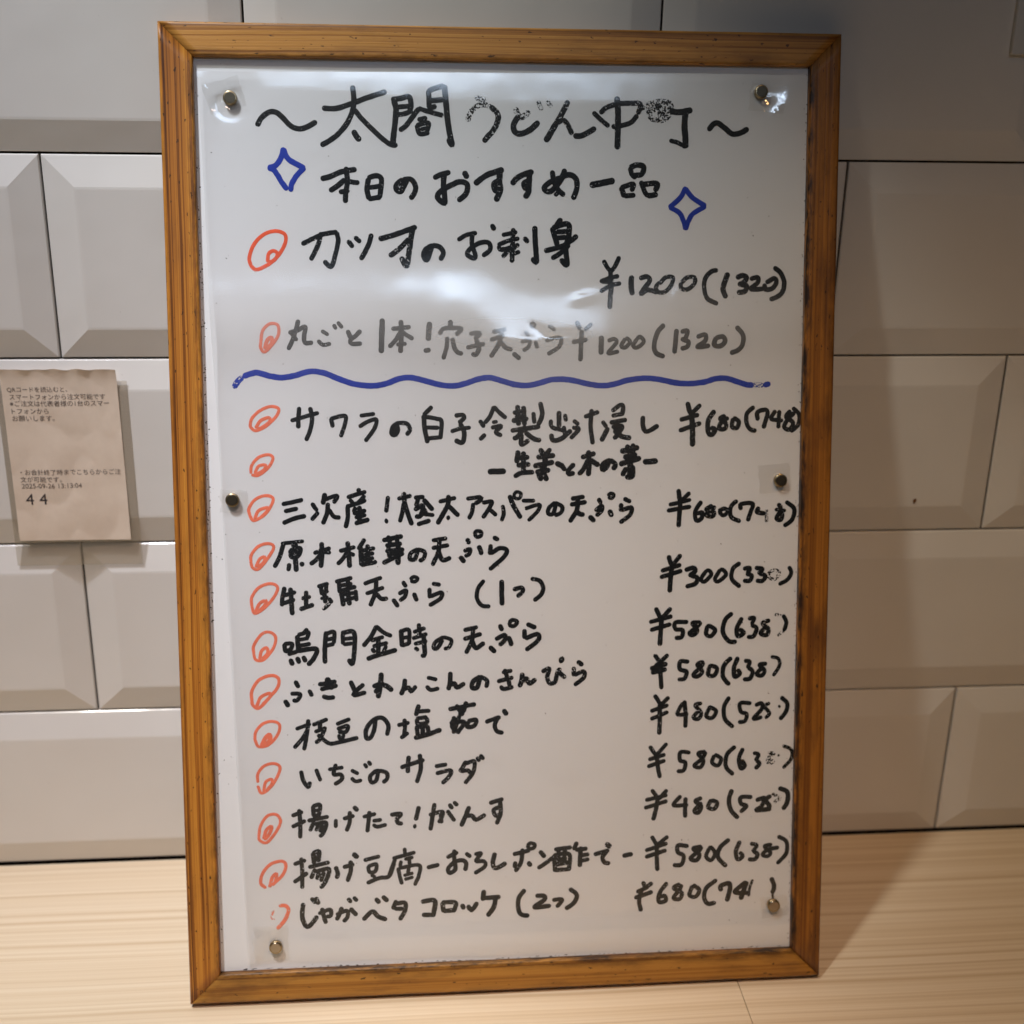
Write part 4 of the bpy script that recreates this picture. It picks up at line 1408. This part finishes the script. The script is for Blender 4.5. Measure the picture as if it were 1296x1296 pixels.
# ------------------------------------------------------------------ order slip taped to the wall
slip = empty('order_slip', (0, 0, 0))
tag(slip, 'pinkish printed paper slip in a clear pocket taped to the wall left of the board', 'paper slip')
bm = bmesh.new(); G = []
def slip_y(x, z): return -3.45 - 0.9 * abs(noise.noise(Vector((x / 19, z / 26, 2.0)))) - 0.13 * abs(noise.noise(Vector((x / 7, z / 10, 6.0)))) - 1.3 * math.exp(-(292 - z) / 4) * (0.5 + 0.5 * noise.noise(Vector((x / 7, 0, 4))))
nx, nz = 60, 90
for j in range(nz + 1):
    row = []
    for i in range(nx + 1):
        x = -29.6 + 57.0 * i / nx; z = 202.7 + 92.1 * j / nz
        row.append(bm.verts.new((x * MM, slip_y(x, z) * MM, (z + (0.7 * noise.noise(Vector((x / 6, 0, 9))) if j == nz else 0)) * MM)))
    G.append(row)
for j in range(nz):
    for i in range(nx): bm.faces.new((G[j][i], G[j][i + 1], G[j + 1][i + 1], G[j + 1][i]))
bmesh.ops.recalc_face_normals(bm, faces=bm.faces)
mesh_obj('paper', bm, PAPER, slip, True)
bm = bmesh.new()
add_box(bm, -0.0325, -0.00325, 0.1885, 0.0322, -0.00312, 0.2885, 0.00004)
mesh_obj('clear_pocket', bm, POCKET, slip)
def print_text(txt, x0, x1, z, mat, name='printed_text'):
    cu = bpy.data.curves.new('text', 'FONT'); cu.body = txt; cu.size = 1.0
    tmp = bpy.data.objects.new('text', cu); COL.objects.link(tmp)
    bpy.context.view_layer.update()
    me = bpy.data.meshes.new_from_object(tmp.evaluated_get(bpy.context.evaluated_depsgraph_get()))
    bpy.data.objects.remove(tmp); bpy.data.curves.remove(cu)
    xs = [v.co.x for v in me.vertices]
    if not xs: return
    k = (x1 - x0) / (max(xs) - min(xs)); mn = min(xs)
    for v in me.vertices:
        X = x0 + (v.co.x - mn) * k; Z = z + v.co.y * k
        v.co = (X * MM, (slip_y(X, Z) - 0.12) * MM, Z * MM)
    me.materials.clear(); me.materials.append(mat)
    o = bpy.data.objects.new(name, me); COL.objects.link(o); o.parent = slip
for args in [('QRコードを読込むと、', -26.9, 2.6, 283.2), ('スマートフォンから注文可能です', -26.1, 20.9, 279.3), ('※ご注文は代表者様の1台のスマー', -26.3, 22.6, 275.8),
             ('トフォンから', -25.8, -7.7, 271.8), ('お願いします。', -25.9, -5.1, 268.0), ('・お会計終了時までこちらからご注', -25.2, 25.2, 239.2),
             ('文が可能です。', -25.6, -4.9, 235.3), ('2025-09-26 13:13:04', -25.3, 4.9, 231.8)]:
    print_text(*args, PRINT)
print_text('4 4', -24.0, -13.3, 222.8, PRINT_DARK)

# ------------------------------------------------------------------ cover plate at the top right edge of the picture
bm = bmesh.new(); add_box(bm, 0.4695, -0.0062, 0.4508, 0.5395, -0.0030, 0.5708, 0.0008)
pl = mesh_obj('cover_plate', bm, PLATE); tag(pl, 'grey cover plate on the tile at the top right corner', 'wall plate')
